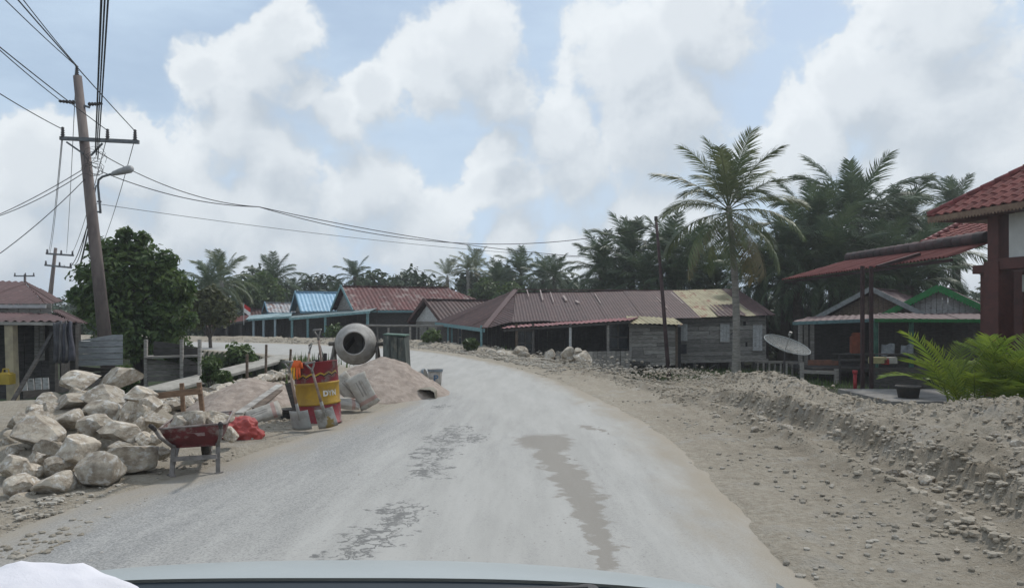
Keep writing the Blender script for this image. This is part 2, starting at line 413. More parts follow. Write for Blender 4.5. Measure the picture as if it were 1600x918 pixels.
c = N.mix(N.m('MULTIPLY', A('damp_shade'), N.ramp(n3, .38, .6, .35, .95)), c, (.245,.208,.158))
c = N.mix(N.ramp(n1, .54, .70, 0, .6), c, (.40,.38,.345))
vor = N.n('ShaderNodeTexVoronoi'); vor.inputs['Scale'].default_value = 38; N.put(vor.inputs['Vector'], gp)
c = N.mix(N.m('MULTIPLY', N.ramp(vor.outputs['Distance'], .22, .12), N.ramp(N.noise(gp, 5, 3), .5, .62)), c, (.40,.385,.35))
so = N.mix(N.ramp(N.noise(gp, 2.2, 7, .65), .4, .62), (.05,.045,.036), (.045,.07,.025))
c = N.mix(N.ramp(N.m('ADD', A('soil'), N.m('MULTIPLY', N.m('SUBTRACT', n2, .5), .5)), .3, .7), c, so)
N.put(b.inputs['Base Color'], c); b.inputs['Roughness'].default_value = .95; b.inputs['Specular IOR Level'].default_value = .15
bn = N.n('ShaderNodeBump'); bn.inputs['Strength'].default_value = 1.0; bn.inputs['Distance'].default_value = .06
N.put(bn.inputs['Height'], N.m('ADD', N.noise(gp, 9, 8, .7), N.m('MULTIPLY', N.noise(gp, 45, 4, .7), .5))); N.put(b.inputs['Normal'], bn.outputs[0])
ground = mkobj('ground', me, gm, None, True); tag(ground, 'pale churned dirt shoulders and dark low soil around the road', kind='structure')
# road strip
nu = 48; L_ = catmull(LE2, 24); R_ = catmull(RE, 24)
ro = MB(); U = np.linspace(0, 1, nu+1); vs = []; ed = []
for i in range(len(L_)):
    for u in U:
        x = L_[i][0]*(1-u)+R_[i][0]*u; y = L_[i][1]*(1-u)+R_[i][1]*u
        wv = max(0, .5-min(u, 1-u)*2)
        crown = .012*math.sin(math.pi*u)
        vs.append((x, y, crown-.055*max(0, 1-min(u, 1-u)/.03)*1.0+.004*mn.noise(Vector((x*1.5, y*1.5, 0)))))
fs = [(i*(nu+1)+k, i*(nu+1)+k+1, (i+1)*(nu+1)+k+1, (i+1)*(nu+1)+k) for i in range(len(L_)-1) for k in range(nu)]
ro.add(vs, fs)
rm = bpy.data.materials.new('dusty_asphalt'); rm.use_nodes = True; N = NT(rm.node_tree); b = rm.node_tree.nodes['Principled BSDF']
gp = N.n('ShaderNodeNewGeometry').outputs['Position']; A = lambda nme: N.n('ShaderNodeAttribute', attribute_name=nme).outputs['Fac']
sx = N.n('ShaderNodeSeparateXYZ'); N.put(sx.inputs[0], gp)
fine = N.noise(gp, 60, 5, .75); med = N.noise(N.v('MULTIPLY', gp, (1, .13, 1)), 3.0, 8, .66); big = N.noise(N.v('MULTIPLY', gp, (1, .25, 1)), .9, 5, .6)
asph = N.mix(N.ramp(fine, .3, .7), (.17,.17,.166), (.33,.328,.32))
strk = N.n('ShaderNodeCombineXYZ'); N.put(strk.inputs[0], N.m('MULTIPLY', A('across'), 9.0)); N.put(strk.inputs[1], N.m('MULTIPLY', sx.outputs[1], .12))
streak = N.noise(strk.outputs[0], 2.2, 7, .68)
dust = N.mix(N.ramp(med, .3, .7), (.345,.338,.318), (.41,.402,.38))
# dust lies thick on the driven right half and thins on the left
dm = N.m('ADD', N.ramp(A('across'), .05, .6, .34, .80), N.m('MULTIPLY', N.m('SUBTRACT', med, .5), .35))
dm = N.m('ADD', dm, N.m('MULTIPLY', N.m('SUBTRACT', big, .5), .25))
dm = N.m('ADD', dm, N.m('MULTIPLY', N.m('SUBTRACT', fine, .5), 1.5))
dm = N.m('ADD', dm, N.ramp(sx.outputs[1], 9, 24, 0, .5))
dm = N.m('ADD', dm, N.m('MULTIPLY', N.m('SUBTRACT', streak, .5), .7))
c = N.mix(N.ramp(dm, .15, .85), asph, dust)
def blot(pts, r, soft=.25, namp=.9, ns=3.5):
    f_ = None
    wv = N.v('ADD', gp, N.v('SCALE', N.v('SUBTRACT', N.noise(gp, ns, 6, .65, 'Color'), (.5,.5,.5)), scale=namp))
    for (x, y, q) in pts:
        o_ = N.m('SUBTRACT', 1, N.m('DIVIDE', N.v('LENGTH', N.v('MULTIPLY', N.v('SUBTRACT', wv, (x, y, 0)), (1, .42, 0))), q))
        f_ = o_ if f_ is None else N.m('MAXIMUM', f_, o_)
    return N.ramp(f_, 0, soft)
def gp2(px, py): Yd = 1920/(py-HZ); return ((px-800)/FPX*Yd, Yd)
wp = [(830,690,26),(868,689,28),(856,712,24),(880,735,28),(898,757,30),(908,778,28),(924,803,27),(933,828,24),(940,852,22),(943,873,20),(936,889,18)]
wet = []
for p_, q_ in zip(wp[:-1], wp[1:]):
    for t_ in (0, .5):
        px_, py_, w_ = (p_[i]+(q_[i]-p_[i])*t_ for i in range(3)); X_, Y_ = gp2(px_, py_); wet.append((X_, Y_, w_*1.25*Y_/FPX))
wet += [(*gp2(918,668),.12),(*gp2(938,672),.09)]
c = N.mix(N.m('MULTIPLY', N.m('MULTIPLY', blot(wet, .3, .4, .62, 3.2), N.ramp(fine, .25, .6, .7, 1)), .8), c, (.22,.20,.172))
crk = [(*gp2(700,685),.30),(*gp2(680,710),.26),(*gp2(670,735),.22),(*gp2(745,685),.18),(*gp2(625,805),.2),(*gp2(600,835),.2),(*gp2(560,855),.22),(*gp2(640,800),.15),(*gp2(690,635),.16),(*gp2(720,670),.2)]
vo = N.n('ShaderNodeTexVoronoi', feature='DISTANCE_TO_EDGE'); vo.inputs['Scale'].default_value = 7
N.put(vo.inputs['Vector'], N.v('ADD', N.v('MULTIPLY', gp, (1, .8, 1)), N.v('SCALE', N.noise(gp, 8, 4, .6, 'Color'), scale=.25)))
ck = N.m('MAXIMUM', N.ramp(vo.outputs[0], .10, .02), N.ramp(N.noise(gp, 6, 5, .7), .5, .6))
c = N.mix(N.m('MULTIPLY', N.m('MULTIPLY', blot(crk, .3, .3, .9, 6), ck), .8), c, (.115,.115,.112))
# loose grit specks
vo2 = N.n('ShaderNodeTexVoronoi'); vo2.inputs['Scale'].default_value = 16; N.put(vo2.inputs['Vector'], gp)
c = N.mix(N.m('MULTIPLY', N.ramp(vo2.outputs['Distance'], .16, .1), N.ramp(N.noise(gp, 1.4, 4, .6), .48, .62)), c, (.2,.19,.175))
# dirt creeping in from both edges
ef = N.m('ADD', A('edge'), N.m('MULTIPLY', N.m('SUBTRACT', N.noise(N.v('MULTIPLY', gp, (1, .4, 1)), 2.4, 7, .65), .5), 1.3))
c = N.mix(N.ramp(ef, .95, .0), c, N.mix(fine, (.255,.22,.17), (.35,.312,.255)))
N.put(b.inputs['Base Color'], c); b.inputs['Roughness'].default_value = .9; b.inputs['Specular IOR Level'].default_value = .2
bn = N.n('ShaderNodeBump'); bn.inputs['Strength'].default_value = .35; bn.inputs['Distance'].default_value = .012
N.put(bn.inputs['Height'], N.m('ADD', fine, N.m('MULTIPLY', med, .6))); N.put(b.inputs['Normal'], bn.outputs[0])
road = ro.build('road', rm, None, True); tag(road, 'pale dusty patched asphalt road bending left', kind='structure')
arr = np.tile(U, len(L_)); at_ = road.data.attributes.new('across', 'FLOAT', 'POINT'); at_.data.foreach_set('value', arr.astype(np.float32))
wd_ = np.repeat(np.linalg.norm(L_-R_, axis=1), nu+1)
at_ = road.data.attributes.new('edge', 'FLOAT', 'POINT'); at_.data.foreach_set('value', (np.minimum(arr, 1-arr)*wd_).astype(np.float32))
# ------------------------------------------------------------------ rocks
def rock_mesh(seed, sub=4, cuts=9, rough=.07):
    r = random.Random(seed); bm = bmesh.new(); bmesh.ops.create_icosphere(bm, subdivisions=sub, radius=.5)
    pl = []
    for _ in range(cuts):
        d = Vector((r.gauss(0,1), r.gauss(0,1), r.gauss(0,1))).normalized(); pl.append((d, r.uniform(.22, .40)))
    off = Vector((r.uniform(0,99), r.uniform(0,99), 0))
    for v in bm.verts:
        p = v.co.copy()
        for d, k in pl:
            t = p.dot(d)
            if t > k: p -= d*(t-k)*.97
        p *= 1+rough*1.3*mn.fractal(p*2.2+off, 1, 2, 3)+rough*.35*mn.noise(p*9+off)
        v.co = p
    xs_ = [v.co.x for v in bm.verts]; ys_ = [v.co.y for v in bm.verts]; zs_ = [v.co.z for v in bm.verts]
    s = Vector((1/(max(xs_)-min(xs_)), 1/(max(ys_)-min(ys_)), 1/(max(zs_)-min(zs_))))
    c = Vector(((max(xs_)+min(xs_))/2, (max(ys_)+min(ys_))/2, (max(zs_)+min(zs_))/2))
    for v in bm.verts: v.co = Vector(((v.co.x-c.x)*s.x, (v.co.y-c.y)*s.y, (v.co.z-c.z)*s.z))
    me = bpy.data.meshes.new('rock'); bm.to_mesh(me); bm.free(); me.materials.append(STONE())
    for p in me.polygons: p.use_smooth = True
    try: me.set_sharp_from_angle(angle=R(24))
    except Exception: pass
    return me
ROCKS = [rock_mesh(i+11, cuts=random.choice((8, 11, 13))) for i in range(12)]
SMALL = [rock_mesh(i+80, 2, 8) for i in range(6)]
def rock(name, me, loc, size, rot, label, cat, group=None, parent=None):
    o = bpy.data.objects.new(name, me); col.objects.link(o); o.location = loc; o.scale = size; o.rotation_euler = rot
    if parent: o.parent = parent
    else: tag(o, label, cat, group)
    return o
HEAP = [ # px, py, w, h, label
 (173,593,62,33,'big rounded pale boulder on the very top of the heap'),(160,625,59,42,'blocky pale boulder just under the topmost one in the heap'),
 (210,619,48,27,'wedge-shaped pale boulder right below the top of the heap'),(114,597,62,34,'flat grey slab of stone leaning left of the topmost boulder'),
 (116,615,34,20,'small white-edged stone tucked under the flat grey slab'),(103,629,64,26,'long low grey boulder on the upper left of the heap'),
 (150,644,56,34,'brownish boulder in the middle of the heap, below the blocky one'),(205,648,32,36,'upright shaded stone on the right side of the heap'),
 (226,637,36,34,'rounded grey stone at the upper right end of the heap'),(183,677,70,33,'smooth pale oval boulder in the middle front of the heap'),
 (98,660,42,36,'angular tan boulder left of the heap middle'),(143,670,52,40,'tan boulder with a broken top in the heap middle'),
 (188,656,34,26,'small tan stone behind the smooth oval boulder'),(58,678,70,52,'large round boulder on the left part of the heap'),
 (108,700,58,50,'large brownish boulder low on the left centre of the heap'),(25,663,44,34,'pale boulder on the left shoulder of the heap'),
 (10,688,30,28,None),(8,706,32,26,None),(145,731,70,58,'broad tan boulder at the front foot of the heap'),
 (198,711,72,42,'flat-topped pale boulder at the front right of the heap'),(242,704,30,22,'small pale stone beside the wheelbarrow leg'),
 (14,726,48,40,'pale grey boulder at the far left edge of the heap'),(72,754,60,42,'whitish boulder at the front left foot of the heap'),
 (20,756,48,38,'pale boulder at the lower left corner of the heap'),(42,717,36,32,None),(238,657,36,26,'white jagged stone right of the heap, behind the barrow'),
 (233,689,26,18,None),(22,780,46,26,None),(48,647,38,26,None),(66,643,34,24,None),(214,667,22,28,None),
 (70,700,40,36,None),(175,700,36,30,None),(120,745,40,30,None),(130,650,40,34,None),(80,725,40,34,None),(165,650,40,36,None),(75,628,40,26,None),(35,735,36,28,None),(215,690,30,24,None),(50,660,40,30,None)]
HLAB = ['small stone at the left picture edge, upper one of two','small stone at the left picture edge, lower one of two','stone wedged under the large round left boulder','small stone left of the barrow, above the flat-topped boulder','flat stone at the lowest left corner of the heap','small stone behind the left shoulder boulder','small stone beside the long low boulder, its left neighbour','narrow stone right of the smooth oval boulder','stone between the large round boulder and the large brownish one','shaded stone under the smooth oval boulder','shaded stone behind the broad front boulder','half-hidden stone under the long low boulder','half-hidden stone left of the large brownish boulder','half-hidden stone behind the blocky boulder','half-hidden stone under the flat grey slab','small stone between the two lower left boulders','small stone tucked behind the flat-topped boulder','stone behind the large round left boulder']
for i, (px, py, w_, h_, lb) in enumerate(HEAP):
    Yd = float(np.interp(py+h_/2, [600, 625, 670, 724, 790], [10.0, 9.7, 8.75, 7.7, 6.5]))
    if lb is None: Yd += .12
    p = at(px, py, Yd); s = Yd/FPX
    rock('boulder', ROCKS[i % 12], p+Vector((0, .12, -.05 if py > 690 else 0)), (w_*s*1.06, (w_+h_)*.55*s*1.2, h_*s*1.12), (random.uniform(-.12,.12), random.uniform(-.15,.15), random.uniform(-.5,.5)),
         lb or HLAB.pop(0), 'boulder', 'boulders heaped at the left roadside')
rock('boulder', ROCKS[4], at(354,677,8.9)+Vector((0,.1,-.02)), (.23,.24,.18), (0,.2,.4), 'pale stone on the ground right of the wheelbarrow', 'boulder')
# ------------------------------------------------------------------ wheelbarrow
red_b = mat('worn_red_paint', (.15,.035,.038), (.10,.03,.03), 6, .75, .2, c3=(.24,.20,.18), s3=4, r3=(.48,.64))
def wheelbarrow():
    t = thing('wheelbarrow', (-3.22, 7.9, -.0), 'worn red wheelbarrow loaded with stones beside the boulder heap', 'wheelbarrow', R(14)); t.scale = (.86,)*3
    # pan (local: wheel towards +y)
    rim = [(-.36,-.42,.56),(.36,-.42,.60),(.33,.52,.62),(-.33,.52,.60)]; flo = [(-.22,-.20,.30),(.22,-.20,.31),(.2,.28,.29),(-.2,.28,.29)]
    V = []; n = 6; F = []
    for k in range(n+1):
        q = k/n
        for i in range(4):
            for j in range(6):
                a = Vector(flo[i]).lerp(Vector(flo[(i+1)%4]), j/6); c_ = Vector(rim[i]).lerp(Vector(rim[(i+1)%4]), j/6)
                p = a.lerp(c_, q); p += Vector((p.x, p.y, 0)).normalized()*.03*math.sin(q*math.pi); V.append(p)
    for k in range(n):
        for i in range(24): F.append((k*24+i, k*24+(i+1)%24, (k+1)*24+(i+1)%24, (k+1)*24+i))
    F.append(tuple(range(24)))
    pan = MB().add(V, F).build('pan', red_b, t, True); m_ = pan.modifiers.new('s', 'SOLIDIFY'); m_.thickness = .006
    rm_ = MB(); rm_.tube([V[n*24+i] for i in range(24)]+[V[n*24], V[n*24+1]], .012, 6); rm_.build('rim', mat('dusty_steel', (.30,.27,.25), (.16,.12,.11), 9, .7), pan, True)
    MB().box((.03,-.36,.475), (.17,.004,.05), Matrix.Rotation(R(37), 3, 'X')).build('maker_plate', mat('plate_grey', (.33,.25,.25), (.25,.16,.16), 30, .6), pan)
    st = mat('dusty_frame', (.26,.24,.23), (.15,.14,.13), 8, .8)
    for s in (-1, 1):
        MB().tube([(s*.06,.66,.19),(s*.17,.2,.27),(s*.25,-.3,.34),(s*.32,-.62,.5),(s*.34,-.8,.62)], .02, 8).build('handle', st, t, True)
        g_ = MB().tube([(s*.338,-.78,.606),(s*.35,-.92,.665)], .025, 8).build('grip', METAL_DARK(), t, True)
        MB().beam((s*.24,-.22,.36),(s*.25,-.30,0),.05,.03).beam((s*.22,-.02,.31),(s*.245,-.29,.05),.03,.02).build('leg', st, t)
        MB().beam((s*.225,-.34,.0),(s*.285,-.26,.012),.06,.012).build('foot', st, t)
    MB().beam((-.24,-.3,.19),(.24,-.3,.2),.03,.05).build('cross_bar', st, t)
    wh = MB().lathe([(.1,-.03),(.17,-.045),(.195,-.02),(.195,.02),(.17,.045),(.1,.03)], 24, 'Y'); V2 = [(v[1], v[0]+.66, v[2]+.2) for v in wh.V]
    wo = MB().add(V2, wh.F).build('wheel', mat('tyre_rubber', (.03,.03,.03), (.06,.055,.05), 8, .9), t, True)
    hub = MB(); hub.tube([(-.06,.66,.2),(.06,.66,.2)], .1, 16).tube([(-.09,.66,.2),(.09,.66,.2)], .015, 8); hub.build('hub', st, wo)
    M_ = t.matrix_basis.copy()
    M_ = Matrix.Translation(t.location) @ Matrix.Rotation(R(14), 4, 'Z') @ Matrix.Scale(.86, 4)
    for i, (x, y, z, s, lb) in enumerate([(-.18,-.18,.56,(.28,.26,.20),'left'),(.02,-.12,.58,(.26,.3,.24),'mid'),(.2,-.15,.58,(.24,.25,.16),'right'),(-.05,.2,.58,(.4,.35,.2),'back'),(.2,.2,.58,(.26,.3,.18),'rear')]):
        lab = {'left':'jagged pale stone at the left of the wheelbarrow load','mid':'dark shaded stone in the middle of the wheelbarrow load','right':'grey flat stone at the right of the wheelbarrow load','back':'long stone at the front of the wheelbarrow load','rear':'stone behind the flat grey one in the wheelbarrow'}[lb]
        rock('stone', ROCKS[(i*5+2) % 12], M_ @ Vector((x, y, z)), s, (0, 0, i), lab, 'stone', 'stones in the wheelbarrow')
wheelbarrow()
# ------------------------------------------------------------------ drum, tools, sand, mixer
def text_mesh(s, size):
    c = bpy.data.curves.new('t', 'FONT'); c.body = s; c.size = size; c.resolution_u = 3; c.offset = .006
    o = bpy.data.objects.new('t', c); col.objects.link(o); dg = bpy.context.evaluated_depsgraph_get(); dg.update()
    me = bpy.data.meshes.new_from_object(o.evaluated_get(dg)); bpy.data.objects.remove(o)
    bm = bmesh.new(); bm.from_mesh(me)
    bmesh.ops.triangulate(bm, faces=bm.faces)
    bmesh.ops.subdivide_edges(bm, edges=[e for e in bm.edges if e.calc_length() > size*.15], cuts=2)
    vs = [v.co.copy() for v in bm.verts]; fs = [[v.index for v in f_.verts] for f_ in bm.faces]; bm.verts.index_update(); bm.free()
    return vs, fs
def wrap(vs, r, a0, z0):
    return [((r)*math.cos(a0+v.x/r), (r)*math.sin(a0+v.x/r), z0+v.y) for v in vs]
DR_, DH = .315, .92
dt = thing('oil_drum', ((500-800)/FPX*11.35, 11.35, -.02), 'tilted red and yellow oil drum with shovels leaning on it', 'oil drum')
dt.rotation_euler = (R(-1), R(-4.5), 0)
dred = mat('drum_red', (.21,.024,.03), (.13,.018,.024), 5, .55, .12, c3=(.17,.135,.12), s3=5, r3=(.5,.66))
dyel = mat('drum_yellow', (.40,.24,.025), (.28,.17,.03), 5, .6, .12, c3=(.22,.17,.1), s3=4, r3=(.55,.7))
def lath(z0, z1, extra=()):
    p = [(DR_, z0)]
    for z in sorted(extra): p += [(DR_, z-.02),(DR_+.010, z-.008),(DR_+.010, z+.008),(DR_, z+.02)]
    return p+[(DR_, z1)]
MB().lathe([(DR_-.02,.0),(DR_+.006,.0),(DR_+.006,.015),(DR_,.02)]+lath(.02,.30), 40).build('lower_band', dred, dt, True)
MB().lathe(lath(.30,.62,(.31,.6)), 40).build('middle_band', dyel, dt, True)
MB().lathe(lath(.62,DH-.015)+[(DR_+.007,DH-.012),(DR_+.007,DH),(DR_-.006,DH),(DR_-.008,DH-.02),(DR_-.01,.05)], 40).build('upper_band', dred, dt, True)
MB().lathe([(0.001,.06),(DR_-.011,.06)], 40).build('bottom', METAL_DARK(), dt)
vs, fs = text_mesh('DYN', .105)
MB().add(wrap(vs, DR_+.0035, R(-62), .42), fs).build('lettering', mat('faded_white', (.62,.6,.55), (.4,.36,.28), 12, .7, 0), dt)
def zig(off, h, a0, a1, n, name, m_):
    b_ = MB()
    for i in range(n):
        x0 = i/n; x1 = (i+1)/n
        for (p, q, z0, z1) in ((x0, x0+.66/n, 0, .035), (x0+.66/n, x1, .035, .012)):
            for k in range(3):
                t0, t1 = k/3, (k+1)/3; vv = []
                for tt in (t0, t1):
                    ang = a0+(a1-a0)*(p+(q-p)*tt); zz = off+z0+(z1-z0)*tt+.05*(p+(q-p)*tt)
                    vv += [((DR_+.003)*math.cos(ang), (DR_+.003)*math.sin(ang), zz), ((DR_+.003)*math.cos(ang), (DR_+.003)*math.sin(ang), zz+h)]
                b_.add(vv, [(0,2,3,1)])
    b_.build(name, m_, dt)
zig(.672, .026, R(-175), R(-10), 7, 'zigzag_stripe', dyel); zig(.655, .017, R(-173), R(-12), 7, 'zigzag_stripe', mat('black_paint', (.02,.02,.02), rough=.6, bump=0))
# shovels
def shovel(name, label, foot, top, blade_m, roll=0, length=1.04, cat='shovel'):
    a, b_ = Vector(foot), Vector(top); d = (b_-a).normalized()
    t = thing(name, a, label, cat); q = d.to_track_quat('Z', 'Y')
    rot = q.to_matrix(); xx = rot @ Vector((1,0,0))
    # keep the blade facing the road
    side = d.cross(Vector((0, 1, 0))).normalized(); yy = d.cross(side) * -1
    t.rotation_euler = (Matrix((side, yy, d)).transposed() @ Matrix.Rotation(roll, 3, 'Z')).to_euler()
    V = []; F = []
    for j in range(7):
        for i in range(7):
            x = -.135+.27*i/6; z = .30*j/6
            V.append((x*(1-.05*j/6), -.02+.03*(abs(x)/.135)**2*-1+.012*j/6, z))
    for j in range(6):
        for i in range(6): F.append((j*7+i, j*7+i+1, j*7+i+8, j*7+i+7))
    bl = MB().add(V, F).build('blade', blade_m, t, True); m_ = bl.modifiers.new('s', 'SOLIDIFY'); m_.thickness = .004
    MB().tube([(0,-.012,.16),(0,-.018,.3),(0,-.01,.42)], [.012,.024,.021], 8).build('socket', blade_m, t, True)
    MB().tube([(0,-.01,.38),(0,.0,.7),(0,0,length-.12)], [.019,.018,.017], 8).build('shaft', mat('shovel_wood', (.34,.27,.22), (.22,.16,.13), 6, .8, .2, rnd=.2, stretch=(3,3,1)), t, True)
    MB().tube([(0,0,length-.15),(0,0,length-.1),(-.03,0,length-.06),(-.058,0,length)], [.02,.016,.012,.011], 8).tube([(0,0,length-.1),(.03,0,length-.06),(.058,0,length)], .012, 8).tube([(-.07,0,length),(.07,0,length)], .014, 8).build('grip', STEEL(), t, True)
    return t
sh1 = mat('shovel_grey', (.36,.37,.36), (.28,.28,.27), 8, .6, .1); sh2 = mat('shovel_white', (.45,.45,.43), (.2,.19,.17), 7, .7, .2, c3=(.3,.22,.08), s3=5, r3=(.58,.62))
shovel('shovel', 'grey shovel with a clean blade leaning on the left front of the drum', at(471,673,10.52), at(478,552,10.92), sh1, .05)
shovel('shovel', 'shovel with a paint-chipped white blade leaning on the drum front', at(513,669,10.62), at(497,560,10.93), sh2, -.08, 1.0)
shovel('shovel', 'shovel standing left of the drum with its grip up high', at(470,640,11.9), at(434,533,11.95), sh1, .9, 1.06)
shovel('shovel', 'upturned shovel handle sticking out of the drum at the back', at(512,640,11.4), at(512,525,11.55), sh1, .3, 1.2)
# rods and a trowel in the drum
t = thing('mason_tools', at(500,600,11.4), 'small dark mason tools sticking up out of the drum', 'tools')
MB().tube([(-.02,0,0),(-.03,.02,.42),(0,.05,.56),(.03,.05,.42),(.03,0,.3)], .008, 6).build('bent_rod', METAL_DARK(), t)
MB().box((.07,.03,.4), (.05,.02,.12)).tube([(.07,.03,0),(.07,.03,.42)], .012, 6).build('trowel', METAL_DARK(), t)
MB().tube([(-.08,-.12,.33),(-.06,-.12,.36),(.0,-.12,.36)], .018, 6).build('handle', METAL_DARK(), t)
# gloves: a palm with five fingers hanging over the rim
t = thing('work_glove', at(463,566,11.05), 'orange rubber work glove hanging over the drum rim', 'glove')
og = mat('glove_orange', (.75,.14,.035), (.6,.12,.03), 10, .7, .2); yg = mat('glove_yellow', (.7,.36,.03), (.6,.28,.03), 10, .7, .2)
gl = MB().box((.0,0,-.035), (.145,.035,.13), taper=1.0); fixn(gl.build('palm', og, t, True)); bevel(t.children[0], .012, 2)
for k, (x, L0, lean) in enumerate(((-.062,.20,-.02),(-.025,.25,-.005),(.012,.24,.006),(.045,.19,.012),(.075,.10,.02))):
    z0 = -.09 if k < 4 else -.02
    MB().tube([(x,-.01,z0+.02),(x+lean*.5,-.02,z0-L0*.35),(x+lean,-.012,z0-L0*.62)], [.0155,.0165,.012], 8).build('finger', og if k > 1 else yg, t, True)
# sand
sand = mat('pinkish_sand', (.36,.30,.255), (.26,.212,.178), 7, .95, .8, bscale=30, c3=(.42,.36,.31), s3=9)
def heap(name, label, cx, cy, rx, ry, h, seed, m_, peak=1.0, n=70):
    xs_ = np.linspace(-1.25, 1.25, n); gx, gy = np.meshgrid(xs_, xs_)
    rr = np.sqrt(gx**2+gy**2)*(1+.16*fbm(gx*1.3+seed, gy*1.3, 3, seed))
    z = h*np.clip(1-rr**peak, 0, 1)**.95; px_ = gx*rx; py_ = gy*ry
    z = z+(np.abs(fbm(px_*4, py_*4, 4, seed+3))*.07+.02*fbm(px_*16, py_*16, 2, seed+9))*np.clip(z/h*4, 0, 1)
    base = H(px_+cx, py_+cy)[0]; base = np.maximum(base, -.05)
    z = np.where(rr < 1.02, z+base+.012, base-.06)
    o = thing(name, (cx, cy, 0), label, 'sand pile')
    V = np.stack([px_, py_, z], -1).reshape(-1, 3).tolist()
    F = [(j*n+i, j*n+i+1, (j+1)*n+i+1, (j+1)*n+i) for j in range(n-1) for i in range(n-1) if max(rr[j,i], rr[j,i+1], rr[j+1,i], rr[j+1,i+1]) < 1.12]
    bpy.data.objects.remove(o)
    o = MB().add(V, F).build(name, m_, None, True); o.location = (cx, cy, 0); return tag(o, label, 'sand pile')
heap('sand_pile', 'large pinkish sand pile spilling onto the road before the mixer', -2.6, 15.4, 1.5, 1.75, .70, 3, sand, 1.15)
heap('sand_pile', 'lower brown sand pile behind the drum beside the stone wall', -4.75, 13.9, .95, 1.5, .48, 8, sand, 1.1, 50)
# cement sacks
def sack_mat():
    if 'cement_sack' in MATS: return MATS['cement_sack']
    m_ = mat('cement_sack', (.42,.40,.36), (.33,.31,.275), 8, .85, .35, bscale=14, c3=(.28,.25,.21), s3=4)
    N = NT(m_.node_tree); b = m_.node_tree.nodes['Principled BSDF']; base = b.inputs['Base Color'].links[0].from_socket
    s_ = N.n('ShaderNodeSeparateXYZ'); N.put(s_.inputs[0], N.n('ShaderNodeTexCoord').outputs['Object'])
    z = s_.outputs[0]; band = N.m('MULTIPLY', N.ramp(z, .16, .17), N.ramp(z, .24, .23))
    lin = N.m('MULTIPLY', N.m('MULTIPLY', N.ramp(s_.outputs[1], -.07, -.06), N.ramp(s_.outputs[1], .07, .06)), N.m('MULTIPLY', N.ramp(z, .1, .09), N.ramp(z, -.21, -.2)))
    stripes = N.m('GREATER_THAN', N.m('SINE', N.m('MULTIPLY', s_.outputs[1], 110)), .2)
    c = N.mix(N.m('MULTIPLY', band, .4), base, (.34,.09,.07)); c = N.mix(N.m('MULTIPLY', N.m('MULTIPLY', lin, stripes), .55), c, (.14,.13,.13))
    N.put(b.inputs['Base Color'], c); return m_
def sack(loc, rot, label, sc_=1, seed=0):
    bm = bmesh.new(); bmesh.ops.create_cube(bm, size=1); bmesh.ops.subdivide_edges(bm, edges=bm.edges, cuts=11, use_grid_fill=True)
    for v in bm.verts:
        x, y, z = v.co*2
        ex = abs(x)**5; thick = (1-.72*ex)*(1-.5*abs(y)**4)
        px_ = x*.33*(1-.06*abs(y)**3); py_ = y*.20*(1-.10*(1-ex)+.05*ex); pz = z*.075*thick
        q = Vector((px_, py_, pz)); v.co = q+Vector((0, 0, .012*mn.noise(q*9+Vector((seed*5,0,0)))))+q.normalized()*.012*mn.noise(q*16+Vector((seed*3,0,0)))
    me = bpy.data.meshes.new('cement_sack'); bm.to_mesh(me); bm.free()
    o = mkobj('cement_sack', me, sack_mat(), None, True); o.location = loc; o.rotation_euler = rot; o.scale = (sc_,)*3
    return tag(o, label, 'cement sack', 'paper cement sacks by the drum')
sack(at(566,611,12.6)+Vector((0,.05,0)), (R(80), R(62), R(8)), 'paper cement sack propped upright right of the drum', .88, 1)
sack(at(546,608,12.75), (R(70), R(48), R(20)), 'cement sack slumped between the drum and the upright sack', .85, 2)
sack(at(536,629,12.5), (R(20), R(8), R(20)), 'cement sack lying lowest behind the drum', .8, 3)
sack(at(411,646,11.3), (R(35), R(-18), R(18)), 'dirty cement sack lying left of the drum by the planks', .8, 4)
# buckets
def bucket(name, label, loc, rot, r0, r1, h, m_, rimm, bail=True):
    t = thing(name, loc, label, 'bucket'); t.rotation_euler = rot
    MB().lathe([(.001,0),(r0,0),(r0+.3*(r1-r0),h*.3),(r1,h),(r1-.006,h),(r0-.004,.012),(.001,.012)], 28).build('wall', m_, t, True)
    MB().lathe([(r1,h-.05),(r1+.012,h-.045),(r1+.012,h-.035),(r1+.002,h-.03),(r1+.002,h-.012),(r1+.014,h-.01),(r1+.014,h),(r1-.004,h+.002)], 28).build('rim', rimm, t, True)
    if bail: MB().tube([(r1*math.cos(a), -r1*.35*math.sin(a), h-.04-.13*math.sin(a)) for a in [math.pi*i/14 for i in range(15)]], .004, 6).build('bail', STEEL(), t)
    return t
bp = mat('bucket_dirty_white', (.38,.36,.33), (.27,.25,.22), 6, .7, .1, c3=(.33,.26,.2), s3=4); bb = mat('bucket_blue_grey', (.20,.24,.27), (.15,.17,.19), 6, .6, .1)
Yb = 1920/(603-HZ)
b1 = bucket('plaster_bucket', 'dirty white bucket with a blue letter standing on the road', ((680-800)/FPX*Yb, Yb, .0), (0,0,0), .13, .165, .38, bp, bb, False)
vs, fs = text_mesh('P', .2); MB().add([((.155+v.y*.09)*math.cos(R(-99)+v.x/.15)*1.0, (.155+v.y*.09)*math.sin(R(-99)+v.x/.15), .12+v.y) for v in vs], fs).build('lettering', mat('print_blue', (.10,.16,.24), rough=.7, bump=0), b1)
bucket('plaster_bucket', 'pale bucket tipped on its side on the sand edge', at(645,592,17.6)-Vector((0,0,.0)), (R(20), R(72), R(10)), .12, .15, .33, bp, bb)
